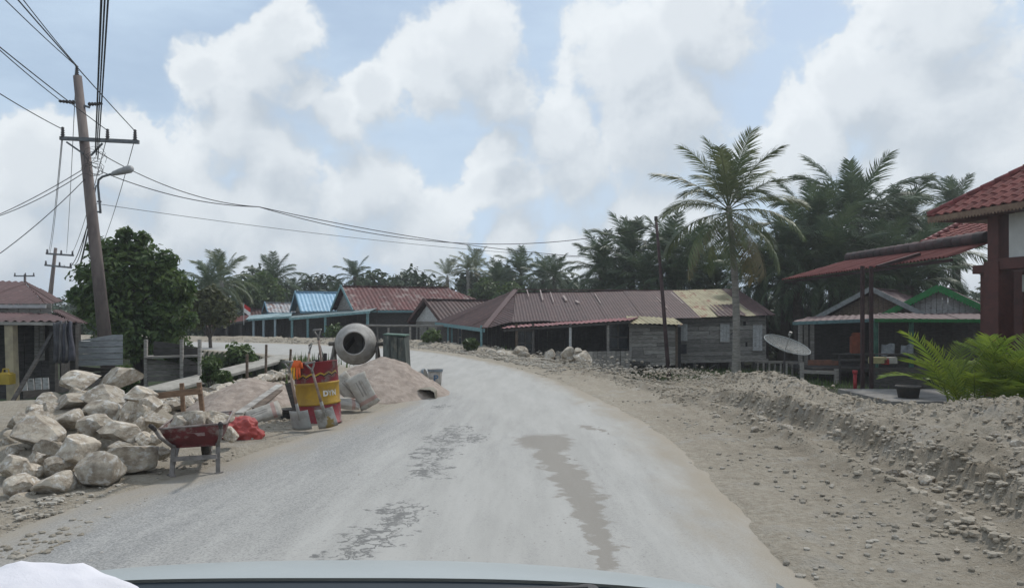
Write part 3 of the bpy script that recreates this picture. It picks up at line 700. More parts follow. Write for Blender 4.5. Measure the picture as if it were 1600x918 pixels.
bucket('builders_bucket', 'small black bucket standing left of the drum', (-3.42, 11.75, -.08), (0,0,0), .10, .14, .23, mat('bucket_black', (.04,.045,.05), (.07,.07,.07), 8, .7), METAL_DARK())
# cut-open jerry can lying at the sand edge
t = thing('cut_jerry_can', (at(666,618,14.6)).to_tuple(), 'cut-open tan jerry can lying empty at the sand pile edge', 'container', R(-6)); t.location.z = .06
can = MB(); Vc = []
for y in (-.16, .1, .3):
    s = 1 if y < .2 else .8
    for (x, z) in ((-.19*s,-.05),(.19*s,-.05),(.17*s,.07),(.09*s,.115),(-.11*s,.12),(-.17*s,.08)): Vc.append((x+(.02 if y < 0 else 0), y, z))
Fc = [(k*6+i, k*6+(i+1)%6, (k+1)*6+(i+1)%6, (k+1)*6+i) for k in range(2) for i in range(6)]+[tuple(range(12,18))]
o = can.add(Vc, Fc).build('shell', mat('can_tan', (.24,.22,.17), (.15,.13,.1), 6, .7, .2), t); o.modifiers.new('s','SOLIDIFY').thickness = .008
MB().tube([Vc[i] for i in (0,1,2,3,4,5,0)], .009, 6).build('cut_edge', mat('can_edge', (.36,.33,.27), rough=.8), t)
# planks by the sand
for i, (a, b_, lb) in enumerate([((373,648,11.2),(437,604,13.4),'long grey plank lying on the brown sand left of the drum'),((400,640,11.6),(436,612,13.0),'brown plank lying next to the long grey one')]):
    o = thing('plank', at(*a), lb, 'plank'); v_ = at(*b_)-at(*a)
    bevel(MB().beam((0,0,.02), v_+Vector((0,0,.03)), .12, .03).build('board', (WOOD_GREY if i == 0 else WOOD_BROWN)(), o), .004, 1)
o = thing('plank', at(462,640,11.25), 'short dark plank end leaning on the left side of the drum', 'plank')
MB().beam((0.02,0,-.05), at(450,598,11.3)-at(462,640,11.25), .09, .03, (0,1,0)).build('board', WOOD_DARK(), o)
# red tarp bundle
bm = bmesh.new(); bmesh.ops.create_icosphere(bm, subdivisions=5, radius=1)
for v in bm.verts:
    p = v.co.copy(); a_ = mn.ridged_multi_fractal(p*1.3+Vector((4,2,1)), 1, 2, 3, .9, 2)
    k = 1+.24*(a_-1.1)+.06*mn.noise(p*5); v.co = Vector((p.x*.27*k*(1+.2*max(0,-p.z)), p.y*.25*k, max(p.z*.20*k, -.09)+.12*max(0, -p.x)*0))
me = bpy.data.meshes.new('tarpaulin'); bm.to_mesh(me); bm.free()
o = mkobj('tarpaulin', me, mat('tarp_red', (.40,.07,.06), (.30,.06,.055), 5, .55, .4, bscale=7, rnd=0), None, True); o.location = at(379,650,9.9); o.location.z = .08; tag(o, 'crumpled bright red tarpaulin bundle right of the wheelbarrow', 'tarpaulin')
# concrete mixer
t = thing('concrete_mixer', ((556-800)/FPX*18.2, 18.2, 0), 'grey concrete mixer with its drum mouth facing the road', 'concrete mixer')
mx = mat('mixer_grey', (.37,.355,.33), (.27,.255,.235), 5, .75, .25, c3=(.45,.43,.4), s3=3)
dr = MB().lathe([(.255,.44),(.27,.45),(.275,.43),(.33,.36),(.42,.22),(.468,.09),(.475,.0),(.475,-.10),(.45,-.17),(.36,-.34),(.28,-.45),(.001,-.46)], 40, 'Y')
T_ = Matrix.Rotation(R(-4), 3, 'X') @ Matrix.Rotation(R(6), 3, 'Z')
V = [T_ @ Vector(v)+Vector((0,0,.89)) for v in dr.V]
drum = MB().add(V, dr.F).build('drum', mx, t, True); drum.modifiers.new('s','SOLIDIFY').thickness = .012
rg = MB().lathe([(.474,-.02),(.50,-.015),(.50,-.05),(.474,-.055)], 48, 'Y'); MB().add([T_ @ Vector(v)+Vector((0,0,.89)) for v in rg.V], rg.F).build('gear_ring', mat('ring_iron', (.22,.2,.18), (.14,.12,.11), 8, .8), drum, True)
for k in range(2):
    MB().beam((-.2+.4*k,-.25,.75),(-.1+.2*k,.3,1.0),.012,.14,(0,0,1)).build('mixing_blade', METAL_DARK(), drum)
fr = mat('mixer_frame', (.15,.14,.12), (.08,.07,.065), 8, .8)
for s in (-1, 1):
    MB().beam((s*.5,0,.9),(s*.56,-.45,0),.06,.05).build('leg', fr, t); MB().beam((s*.5,0,.9),(s*.56,.45,0),.06,.05).build('leg', fr, t)
    MB().tube([(s*.46,0,.89),(s*.64,0,.89)], .05, 14).build('trunnion', fr, t, True)
MB().beam((-.58,-.42,.08),(.58,-.42,.08),.06,.05).beam((-.58,.42,.08),(.58,.42,.08),.06,.05).build('base_rail', fr, t)
# engine housing: leaning sheets and an oily box on the mixer's right
eg = mat('engine_sheet', (.085,.10,.09), (.045,.05,.046), 4, .7, .3, rnd=.25, stretch=(3,3,.8), c3=(.16,.15,.12), s3=3)
eh = MB(); q = [(.72,-.5,.05),(1.28,-.42,-.05),(1.28,.3,0),(.72,.3,0)]; q2 = [(.74,-.42,1.10),(1.20,-.4,1.06),(1.22,.3,1.08),(.74,.3,1.1)]
eh.add(q+q2, [(3,2,1,0),(4,5,6,7),(0,1,5,4),(1,2,6,5),(2,3,7,6),(3,0,4,7)])
ehO = fixn(eh.build('engine_housing', eg, t)); bevel(ehO, .015, 2)
for i in range(3):
    x0 = .735+i*.17
    MB().beam((x0+.07,-.53+.01*i,.07-.03*i),(x0+.06,-.435,1.09-.02*i),.15,.02,(0,1,0)).build('sheet', eg, ehO)
MB().box((.97,-.05,1.11),(.52,.8,.03), Matrix.Rotation(R(3),3,'Y')).build('lid', mat('green_lid', (.10,.17,.13), (.07,.11,.09), 6, .7), ehO)
# ------------------------------------------------------------------ masonry wall, profile boards, footbridge
t = thing('stone_wall', (-6.0, 12.3, 0), 'low rubble stone retaining wall under construction behind the sand', 'wall')
core = MB(); core.box((-.15,4.6,-.42),(.42,9.2,.7)); core.build('mortar_core', mat('mortar', (.22,.2,.17), (.15,.14,.12), 9, .95, .6), t)
k = 0
for row, z in enumerate((-.36, -.2, -.03)):
    y = random.uniform(0, .2)
    while y < 9.1:
        L0 = random.uniform(.24, .48)
        inst('stone', ROCKS[(k*7+row) % 12], t, (.09+random.uniform(-.03,.03), y+L0/2, z+random.uniform(-.03,.03)+(.03 if row==2 else 0)), (random.uniform(-.2,.2), random.uniform(-.2,.2), random.uniform(-.25,.25)), (.24, L0*1.02, .22)); k += 1; y += L0
y = 0
while y < 9.1:
    L0 = random.uniform(.25, .5); inst('stone', ROCKS[(k*5) % 12], t, (-.2+random.uniform(-.05,.05), y, .0+random.uniform(-.03,.06)), (random.uniform(-.2,.2),0,random.uniform(-.4,.4)), (.36, L0, .2)); k += 1; y += L0
y = 0
while y < 1.6:   # stepped near end, facing the road
    for z in (-.3,-.1,.02): inst('stone', ROCKS[(k*3) % 12], t, (-.6+y*.45, -.12+random.uniform(-.05,.05), z), (0,0,random.uniform(0,3)), (.3,.26,.22)); k += 1
    y += .5
for i, (a, lb) in enumerate([((268,650,10.6),'brown timber profile board frame standing at the end of the stone wall')]):
    t = thing('profile_board', at(280,650,11.0), lb, 'timber frame'); o0 = at(280,650,11.0)
    br = mat('fresh_brown_timber', (.26,.17,.11), (.17,.11,.075), 6, .85, .3, stretch=(1,1,5), rnd=.1)
    for (pa, pb, w_) in (((318,643,11.1),(311,597,11.1),.06),((287,640,11.3),(284,598,11.3),.055)):
        MB().beam(at(*pa)-o0-Vector((0,0,.12)), at(*pb)-o0, w_, .04, (0,1,0)).build('stake', br, t)
    MB().beam(at(222,621,10.95)-o0, at(314,610,11.05)-o0, .03, .09).build('rail', br, t)
for i, (px, y0, y1, Yd, lb) in enumerate([(386,590,553,17.5,'thin timber stake at the path edge, left of two'),(415,572,538,19.5,'thick timber stake beside the path end'),(452,580,545,20,'thin iron stake behind the tall shovel')]):
    o = MB().beam((0,0,-.3),(0.02*i,0,(y0-y1)*Yd/FPX),.05,.05).build('stake', WOOD_BROWN(), None); o.location = at(px,y0,Yd); tag(o, lb, 'stake')
cp = mat('worn_concrete', (.40,.38,.34), (.28,.265,.235), 4, .9, .4)
t = thing('footbridge', at(340,582,25), 'narrow pale concrete footpath ramp running down from the road', 'footpath')
o0 = at(340,582,25); pa, pb = at(455,556,28.5)-o0, at(236,612,21.5)-o0
bevel(MB().beam(pa, pb, 1.0, .12).build('slab', cp, t), .02, 1)
for q in (.25,.5,.75,.97):
    p = pa.lerp(pb, q); MB().beam(p+Vector((-.3,0,-.05)), p+Vector((-.3,0,-.9)), .1,.1).beam(p+Vector((.3,0,-.05)), p+Vector((.3,0,-.9)), .1,.1).build('support', WOOD_GREY(), t)
# ------------------------------------------------------------------ rubble on the berm
BIG = [(792,551,29,38,16,'slab of broken concrete on the berm before the left porch'),(812,547,29.5,30,18,'upright grey lump of rubble on the berm before the left porch'),(768,549,30.5,34,14,'flat grey rubble stone at the left end of the berm pieces'),(820,553,28,28,12,'low pale stone among the berm rubble'),(858,553,27.5,26,20,'dark squared rubble block behind the gravel mound'),(888,552,27,36,24,'large broken masonry lump on the berm before the board fence'),(910,560,26.6,34,30,'tilted masonry chunk leaning at the board fence end'),(902,546,26.8,22,12,'pale stone lying on top of the masonry lump'),
       (1415,634,11.2,14,13,'pale stone on the berm crest left of the young palm'),(1128,588,20,18,10,'greyish stone at the foot of the big gravel mound'),(1330,600,0,0,0,None)]
for i, (px, py, Yd, w_, h_, lb) in enumerate(BIG):
    if not lb: continue
    s = Yd/FPX; rock('rubble_stone', ROCKS[(i*5+1) % 12], at(px,py,Yd)-Vector((0,0,.06)), (w_*s*.8, w_*s*.65, h_*s*1.05), (.1*i,.05*i,i*.7), lb, 'stone', 'rubble stones along the right berm')
pts_st = [(1228,668,9.9,22,14),(1180,672,10.2,14,10),(1120,645,11.6,13,9),(1420,712,7.5,30,20),(1448,752,7.2,26,18),(1395,735,7.6,22,16),(1560,735,6.7,26,20),(1310,660,9.6,18,12),(1555,640,8.9,22,15),(1588,735,6.6,20,14),(1500,660,8.4,22,14),(1365,700,8.2,16,12),(1465,745,6.9,16,12),(1590,660,8.3,26,18),(1530,700,7.4,18,14),(1190,640,12,14,9)]
FLAB = ['large pale stone on the middle of the first dirt ridge','small stone left of the large one on the first ridge','small stone at the far end of the wheel track','large stone on the near dirt ridge right of the road','stone right of the large one on the near ridge','stone left of the large one on the near ridge','pale stone at the foot of the right berm near the frame edge','stone on the far wheel track under the berm','pale stone on the berm crest below the young palm','stone at the right frame edge under the berm','stone halfway up the berm near the young palm','small stone in the second wheel track','small stone close to the two large ridge stones','large stone high on the berm at the right frame edge','small stone on the berm slope left of the frame edge','flat stone at the foot of the low far berm']
for i, (px, py, Yd, w_, h_) in enumerate(pts_st):
    p = at(px, py, Yd); p.z = hz(p.x, p.y)+.01; s = Yd/FPX
    rock('field_stone', SMALL[i % 6], p, (w_*s, w_*s*.9, h_*s), (0, 0, i*1.3), FLAB[i], 'stone', 'stones in the right-hand dirt')
# loose gravel: nobody could count it
def gravel(name, label, n, sampler, smin, smax, seed, m_):
    r = np.random.default_rng(seed); bm = bmesh.new(); bmesh.ops.create_icosphere(bm, subdivisions=1, radius=.5)
    bv = np.array([v.co for v in bm.verts]); bf = np.array([[v.index for v in f_.verts] for f_ in bm.faces]); bm.free()
    P_ = sampler(r, n); z = H(P_[:,0], P_[:,1])[0]; z = np.where(z < -.045, -.0, z)
    s = smin+(smax-smin)*r.random(len(P_))**3.2; a = r.random(len(P_))*6.28
    V = bv[None]*(1+.35*(r.random((len(P_), len(bv), 1))-.5)); V = V*(s[:,None,None]*np.stack([1+.5*r.random(len(P_)), np.ones(len(P_)), .45+.4*r.random(len(P_))], -1)[:,None,:])
    ca, sa = np.cos(a)[:,None], np.sin(a)[:,None]; x = V[...,0]*ca-V[...,1]*sa; y = V[...,0]*sa+V[...,1]*ca
    V = np.stack([x+P_[:,0:1], y+P_[:,1:2], V[...,2]+(z+s*.12)[:,None]], -1).reshape(-1,3)
    F = (bf[None]+(np.arange(len(P_))*len(bv))[:,None,None]).reshape(-1,3)
    me = bpy.data.meshes.new(name); me.from_pydata(V.tolist(), [], F.tolist()); me.update()
    return tag(mkobj(name, me, m_, None, False), label, 'gravel', kind='stuff')
grm = mat('gravel', (.40,.37,.32), (.24,.212,.17), 1.7, .95, .3, bscale=30, coord='Object', detail=8)
def s_right(r, n):
    y = 3.5+r.random(n)**1.6*19; e = np.interp(y, REs[:,1][:60], REs[:,0][:60]); d = r.choice([.6,2.15,3.1,4.2], n, p=[.14,.3,.16,.4])+r.normal(0,.42,n)
    x = e+np.maximum(d,-.2); keep = fbm(x*1.1, y*.8, 3, 19)+.35*gauss(d-2.05,.3)+.3*(d>3.4) > r.random(n)*.7-.1; return np.stack([x[keep], y[keep]], -1)
gravel('gravel', 'loose stones and gravel strewn over the right dirt shoulder and berm', 30000, s_right, .006, .055, 1, grm)
def s_clod(r, n):
    y = 3.6+r.random(n)**1.7*19; e = np.interp(y, REs[:,1][:60], REs[:,0][:60]); k = r.random(n)
    d = np.where(k < .28, 2.05+r.normal(0,.16,n), np.where(k < .4, 1.25+r.normal(0,.14,n), np.where(k < .55, 3.05+r.normal(0,.18,n), 4.15+r.normal(0,.55,n))))
    x = e+d; keep = fbm(x*1.6, y*1.2, 3, 29) > r.random(n)*.9-.55; return np.stack([x[keep], y[keep]], -1)
gravel('earth_clods', 'crumbly clods of turned earth along the ruts and berm right of the road', 17000, s_clod, .014, .085, 6, mat('clod', (.40,.355,.29), (.25,.215,.165), 1.3, .97, .4, bscale=40, detail=8))
def s_far(r, n):
    t_ = r.random(n); y = 21+t_*24; i = np.clip(np.searchsorted(REs[:,1], y), 1, len(REs)-1); f_ = (y-REs[i-1,1])/(REs[i,1]-REs[i-1,1]); ex = REs[i-1,0]+f_*(REs[i,0]-REs[i-1,0])
    return np.stack([ex+.3+np.abs(r.normal(0,1.7,n)), y], -1)
gravel('gravel', 'coarse rubble gravel along the outer edge of the bend', 5500, s_far, .02, .13, 2, grm)
def s_left(r, n):
    y = 5+r.random(n)**1.4*11; x = -3.1-np.abs(r.normal(0,.8,n)); keep = fbm(x*1.5, y*1.5, 3, 47) > r.random(n)*.7-.25; return np.stack([x[keep], y[keep]], -1)
gravel('gravel', 'stone chips around the boulder heap and wheelbarrow', 5200, s_left, .008, .06, 3, grm)
def s_road(r, n):
    y = 4+r.random(n)*26; return np.stack([-1.0+(r.random(n)-.5)*5-np.maximum(0,y-18)*.25, y], -1)
gravel('gravel', 'small grit scattered over the dusty asphalt', 500, s_road, .008, .04, 4, mat('grit', (.25,.23,.2), (.4,.38,.35), 2, .95, 0))
# ------------------------------------------------------------------ foliage builders
def leafmat(name, c1, c2, rnd=.12, tr=.25, rough=.5):
    return mat(name, c1, c2, 1.4, rough, 0, rnd=rnd, coord='Object', spec=.35, translucent=tr)
COCO = lambda: leafmat('coconut_leaf', (.085,.12,.05), (.16,.185,.085))
COCO_OLD = lambda: leafmat('coconut_leaf_old', (.14,.135,.065), (.18,.15,.075))
OILP = lambda: leafmat('oil_palm_leaf', (.055,.09,.046), (.10,.14,.07))
YOUNG = lambda: leafmat('young_palm_leaf', (.22,.28,.035), (.13,.20,.03), .25, .35)
def frond_mesh(name, L, droop, nl, ll, lw, hang, m_, plum=0, seed=0, start=.16, up=.0, segs=2):
    """rachis from the origin along +y, arching; leaflets either side"""
    r = random.Random(seed); mb = MB(); pts = []; p = Vector((0,0,0)); a = up; n = 14
    for i in range(n+1):
        pts.append(p.copy()); t_ = i/n; a -= droop/n*(.4+1.2*t_); p = p+Vector((0, math.cos(a), math.sin(a)))*(L/n)
    def P_(t_):
        f_ = t_*n; i = min(int(f_), n-1); return pts[i].lerp(pts[i+1], f_-i), (pts[i+1]-pts[i]).normalized()
    mb.tube(pts, [.022*L/3*(1-.85*i/n)+.003 for i in range(n+1)], 4, False)
    for i in range(nl):
        t_ = start+(1-start)*(i+.5)/nl; c, d = P_(t_); upv = Vector((1,0,0)).cross(d).normalized()
        ln = ll*(math.sin(math.pi*min(1, .12+.80*(t_-start)/(1-start)))**.55)*r.uniform(.82, 1.1)
        for s in (-1, 1):
            fw = .35+.55*t_+r.uniform(-.12,.12); el = r.uniform(-plum, plum)+.18
            dr = (Vector((s,0,0))*math.cos(el)+upv*math.sin(el)+d*fw).normalized()
            q = c.copy(); w0 = lw*r.uniform(.8,1.15); vs = []; K = segs+1
            for k in range(K+1):
                tt = k/K; ww = w0*(1-tt)**.6*(.5+.5*min(1,tt*4)) if k < K else .001
                side = dr.cross(Vector((0,0,1)));
                side = side.normalized() if side.length > .01 else d
                vs += [q-side*ww/2, q+side*ww/2]
                dr = (dr+Vector((0,0,-hang/K*(.5+tt)))).normalized(); q = q+dr*(ln/K)
            mb.add(vs, [(2*k, 2*k+1, 2*k+3, 2*k+2) for k in range(K)])
    me = bpy.data.meshes.new(name); me.from_pydata(mb.V, [], mb.F); me.update(); me.materials.append(m_); return me
CO = [frond_mesh('frond', 3.0, d, 56, .78, .048, hg, COCO() if k < 5 else COCO_OLD(), .3, k, .18) for k, (d, hg) in enumerate(((.75,.9),(1.1,1.3),(1.25,1.6),(1.1,1.7),(.4,.6),(.9,1.9)))]
OP = [frond_mesh('frond', 3.3, d, 58, .95, .06, hg, OILP(), .42, 40+k, .12) for k, (d, hg) in enumerate(((1.1,1.3),(1.6,1.6),(2.0,1.8),(.6,.9)))]
bark = mat('palm_bark', (.30,.28,.25), (.19,.178,.155), 4, .95, .5, stretch=(1,1,5), c3=(.28,.27,.25), s3=3)
darkbark = mat('oil_palm_bark', (.06,.05,.04), (.09,.075,.06), 6, .95, .6)
def palm(name, label, base, top, Rr, kind, n, seed, group=None, cat='palm tree', fr=1.0, r0=.19, spread=None, tophalf=False):
    r = random.Random(seed); base, top = Vector(base), Vector(top)
    t = thing(name, base, label, cat, 0, group); v = top-base; pts = []; rs = []
    for i in range(15):
        q = i/14; pts.append(v*q+Vector((v.z*.02*math.sin(q*math.pi), 0, 0))); rs.append((r0*(1.35-.35*min(1,q*6)) if q < .17 else r0*(1-.28*q))*(1+.03*(i%2)))
    MB().tube(pts, rs, 12).build('trunk', bark if kind != 'oil' else darkbark, t, True)
    S = {'coco': CO, 'oil': OP}[kind]
    for k in range(n):
        q = (k+.5)/n; az = k*2.399963+r.uniform(-.25,.25); el = R(88)-q*R((127 if kind == 'coco' else 108) if not tophalf else 85)+r.uniform(-.1,.1)
        if kind == 'coco': me = S[4] if q < .16 else S[0] if q < .38 else S[1] if q < .6 else S[2] if q < .78 else S[3] if q < .9 else S[5]
        else: me = S[3] if q < .2 else S[0] if q < .5 else S[1] if q < .78 else S[2]
        s = Rr/(3.0 if kind == 'coco' else 3.3)*r.uniform(.88,1.1)*(.8 if q < .1 else 1)
        o = inst('frond', me, t, v-Vector((0,0,.12*q*Rr)), (el, 0, az), s)
    return t
def leaf_crown(blobs, n, size, seed, lw=.5):
    r = np.random.default_rng(seed); bl = np.array(blobs, float); vol = bl[:,3]**1.7; idx = r.choice(len(bl), n, p=vol/vol.sum())
    d = r.normal(size=(n,3)); d /= np.linalg.norm(d,axis=1)[:,None]; rad = r.random(n)**.34
    lump = 1+.34*np.sin(d[:,0]*7+idx)*np.sin(d[:,1]*6+idx*2)*np.sin(d[:,2]*8)
    C = bl[idx,:3]+d*(bl[idx,3]*rad*lump)[:,None]*np.array([1,1,.85])
    nrm = d*.7+r.normal(size=(n,3))*.55+np.array([0,0,.5]); nrm /= np.linalg.norm(nrm,axis=1)[:,None]
    a = np.cross(nrm, r.normal(size=(n,3))); a /= np.linalg.norm(a,axis=1)[:,None]; b_ = np.cross(nrm, a)
    s = size*(.6+.8*r.random(n))[:,None]
    fold = nrm*s*.12
    V = np.stack([C-a*s, C-b_*s*lw+fold, C+a*s-nrm*s*.2, C+b_*s*lw+fold], 1).reshape(-1,3)
    F = np.arange(n*4).reshape(-1,4)
    return V.tolist(), F.tolist()
def tree(name, label, base, blobs, n, size, m_, seed, trunk_r=.14, cat='tree', group=None):
    base = Vector(base); t = thing(name, base, label, cat, 0, group); r = random.Random(seed)
    tip = Vector(blobs[0][:3]); mb = MB(); fk = Vector((tip.x*.4, tip.y*.4, tip.z*.5))
    mb.tube([(0,0,-.1),(fk.x*.3,fk.y*.3,fk.z*.5),fk], [trunk_r*1.3,trunk_r,trunk_r*.85], 10).build('trunk', mat('tree_bark', (.10,.085,.07), (.06,.05,.045), 6, .95, .6), t, True)
    for b_ in blobs[:8]:
        e = Vector(b_[:3]); MB().tube([fk*.95, fk.lerp(e,.5)+Vector((0,0,-.15)), e], [trunk_r*.6,trunk_r*.4,.02], 7).build('limb', MATS['tree_bark'], t, True)
    V, F = leaf_crown(blobs, n, size, seed); MB().add(V, F).build('crown', m_, t)
    return t
# ------------------------------------------------------------------ long brown-roofed house on stilts
def rel(t, p): return Vector(p)-t.location
def posts(t, ps, w_, m_, name='post'):
    for (a, b_) in ps: MB().beam(rel(t,a), rel(t,b_), w_, w_).build(name, m_, t)
YF = 35.0
T = thing('stilt_house', (4, YF, -1.1), 'long weathered plank house on stilts under a low brown zinc roof', 'house')
def q(px, py, Yd): return rel(T, at(px, py, Yd))
eaveR, eaveL = at(1207,493,YF-.5), at(800,503,YF-.9)
ridR, ridL = at(1152,455,YF+4.6), at(806,453,YF+4.6)
ycol = mat('yellow_zinc', (.33,.295,.18), (.24,.205,.12), 2.5, .7, .2, rnd=.12, stretch=(1,.5,1), c3=(.2,.10,.055), s3=2.2, r3=(.55,.62))
def roofm(a, b_, s, ns):
    u = s/ns
    if .705 < u < .90: return ycol
    return ROOF_BROWN()
corrugated(T, [rel(T,eaveL), rel(T,eaveR), rel(T,ridR), rel(T,ridL)], ROOF_BROWN(), .82, .14, .006, .02, mats=roofm, lap=.006, over=.06)
# lower half of the yellowed strip is brown again: an over-laid sheet
e0 = eaveL.lerp(eaveR,.79); e1 = eaveL.lerp(eaveR,.90); r0_ = ridL.lerp(ridR,.79); r1_ = ridL.lerp(ridR,.90)
corrugated(T, [rel(T,e0)+Vector((0,-.02,.045)), rel(T,e1)+Vector((0,-.02,.045)), rel(T,e1.lerp(r1_,.4))+Vector((0,-.02,.045)), rel(T,e0.lerp(r0_,.4))+Vector((0,-.02,.045))], ROOF_BROWN(), .82, .2, .018)
# right hip, left hips, back slope
bkR, bkL = ridR+Vector((.9,4.6,-1.1)), ridL+Vector((-1.5,4.6,-1.4))
corrugated(T, [rel(T,eaveR), rel(T,bkR), rel(T,ridR)], ROOF_BROWN(), .8, .2, .018)
corrugated(T, [rel(T,bkR), rel(T,bkL), rel(T,ridL), rel(T,ridR)], ROOF_BROWN(), 1.6, .4, .018)
hipA, hipB = at(757,513,YF-1.6), at(680,503,YF+4.5)
corrugated(T, [rel(T,hipA), rel(T,eaveL), rel(T,ridL)], ROOF_BROWN(), .8, .2, .018, .01)
corrugated(T, [rel(T,hipB), rel(T,hipA), rel(T,ridL)], ROOF_BROWN(), .8, .2, .018, .01)
capm = mat('ridge_brown', (.11,.065,.06), (.085,.05,.048), 4, .7)
for (a, b_) in ((ridL,ridR),(ridL,hipA),(ridR,eaveR)):
    MB().beam(rel(T,a)+Vector((0,0,.03)), rel(T,b_)+Vector((0,0,.03)), .26, .05).build('ridge_cap', capm, T)
MB().beam(rel(T,hipB)+Vector((0,0,-.08)), rel(T,hipA)+Vector((0,0,-.08)), .04, .16).build('fascia', TEAL(), T)
# streaks of bare zinc on the sheets
zs = mat('bare_zinc', (.32,.27,.25), (.24,.18,.16), 6, .6)
for (u, v0, v1, w_) in ((.06,.75,.98,.05),(.12,.62,.98,.06),(.165,.55,.9,.04),(.22,.6,.78,.09),(.27,.52,.6,.12),(.36,.5,.85,.04),(.62,.3,.7,.04),(.7,.45,.9,.05),(.93,.2,.8,.05)):
    a = eaveL.lerp(eaveR,u).lerp(ridL.lerp(ridR,u),v0); b_ = eaveL.lerp(eaveR,u-.01).lerp(ridL.lerp(ridR,u-.01),v1)
    MB().beam(rel(T,a)+Vector((0,-.03,.05)), rel(T,b_)+Vector((0,-.03,.05)), w_, .012).build('sheet_edge', zs, T)
# main plank wall right
mp = [q(1056,563,YF), q(1196,560,YF), q(1196,491,YF), q(1056,491,YF)]
MB().add([p+Vector((0,.06,0)) for p in mp]+[p+Vector((0,.12,0)) for p in mp], [(0,1,2,3),(7,6,5,4)]).build('wall_backing', INSIDE_SHADE(), T)
boards(T, mp, WOOD_GREY(), .19, .03, .012, False, 'plank', (0,-1,0), .01, True, 1.9)
side = [mp[1], mp[1]+Vector((.6,7,.05)), mp[2]+Vector((.6,7,.05)), mp[2]]
boards(T, side, WOOD_GREY(), .2, .03, .01, True, 'side_wall', (1,0,0), .008, True, 2)
pl = WOOD_PALE()
for (x0, x1, y0, y1) in ((1125,1140,505,534),(1057,1074,505,533),(1176,1191,507,548)):
    f = MB().beam(q(x0,y0,YF-.09),q(x1,y0,YF-.09),.05,.05).build('lintel', WOOD_GREY(), T); MB().beam(q(x0,y1,YF-.09),q(x1,y1,YF-.09),.05,.05).build('sill', WOOD_GREY(), T)
    boards(f, [q(x0,y1,YF-.07), q(x1,y1,YF-.07), q(x1,y0,YF-.07), q(x0,y0,YF-.07)], pl, .17, .025, .008, False, 'shutter_board', (0,-1,0))
MB().box(((q(1057,0,YF)+q(1073,0,YF))/2).x and (q(1065,545,YF-.06)), (.45,.04,.42)).build('painted_opening', INSIDE_SHADE(), T)  # solid box; the shade of an opening is put into its colour
MB().beam(q(1142,522,YF-.1), q(1155,512,YF-.3), .04,.04).build('shutter_stay', WOOD_DARK(), T)
MB().beam(q(1050,565,YF-.02), q(1200,562,YF-.02), .14,.12).build('floor_beam', WOOD_GREY(), T)
for px in (1062,1085,1100,1122,1141,1160,1178,1196):
    MB().tube([q(px,564,YF+.1), q(px+random.uniform(-3,3),600,YF+.1)+Vector((0,0,-.25))], .075, 8).build('stilt', WOOD_GREY() if px % 2 else WOOD_DARK(), T)
for px in (1070,1108,1150,1186):
    MB().tube([q(px,560,YF+3), q(px,596,YF+3)], .08, 8).build('stilt', WOOD_DARK(), T)
MB().beam(q(1075,596,YF), q(1120,568,YF+.2),.06,.05).beam(q(1095,597,YF+.3),q(1085,566,YF+.3),.05,.05).build('brace', WOOD_GREY(), T)
# clad front room
rp = [q(986,572,YF-2.2), q(1056,570,YF-2.2), q(1056,506,YF-2.2), q(986,506,YF-2.2)]
MB().box(q(1021,540,YF-1.2), (2.0,1.9,1.7)).build('room_core', INSIDE_SHADE(), T)
boards(T, rp, WOOD_GREY(), .17, .03, .01, False, 'plank', (0,-1,0), .008, True, 1.5)
boards(T, [rp[1], rp[1]+Vector((0,2.1,0)), rp[2]+Vector((0,2.1,0)), rp[2]], WOOD_GREY(), .18, .03, .01, True, 'room_side_wall', (1,0,0), .006, True)
for px in (985,1057): MB().beam(q(px,585,YF-2.22), q(px,503,YF-2.22), .1,.1).build('corner_post', WOOD_GREY() if px < 1000 else WOOD_BROWN(), T)
corrugated(T, [q(984,505,YF-2.9), q(1068,507,YF-2.9), q(1050,494,YF-.3), q(978,495,YF-.3)], ycol, .8, .2, .016, .01)
# long red lean-to over the porch
lred = mat('pale_red_zinc', (.27,.10,.10), (.20,.08,.08), 4, .65, .15, rnd=.12, c3=(.32,.2,.19), s3=3)
corrugated(T, [q(783,513,YF-3.2), q(985,500,YF-3.2), q(1000,496,YF-.4), q(800,507,YF-.4)], lred, .8, .2, .016, .015, over=.05)
for px, m_ in ((807,WOOD_BROWN()),(833,WOOD_DARK()),(891,pl),(950,WOOD_GREY())):
    MB().beam(q(px,572,YF-3.0)+Vector((0,0,-.3)), q(px,505,YF-3.0), .10,.10).build('porch_post', m_, T)
for px in (700,706,752):
    MB().beam(q(px,552,YF-1.5 if px > 740 else YF+3), q(px,508,YF-1.5 if px > 740 else YF+3), .09,.09).build('porch_post', TEAL(), T)
MB().beam(q(786,516,YF-3.1), q(985,503,YF-3.1), .07,.09).build('porch_beam', WOOD_DARK(), T)
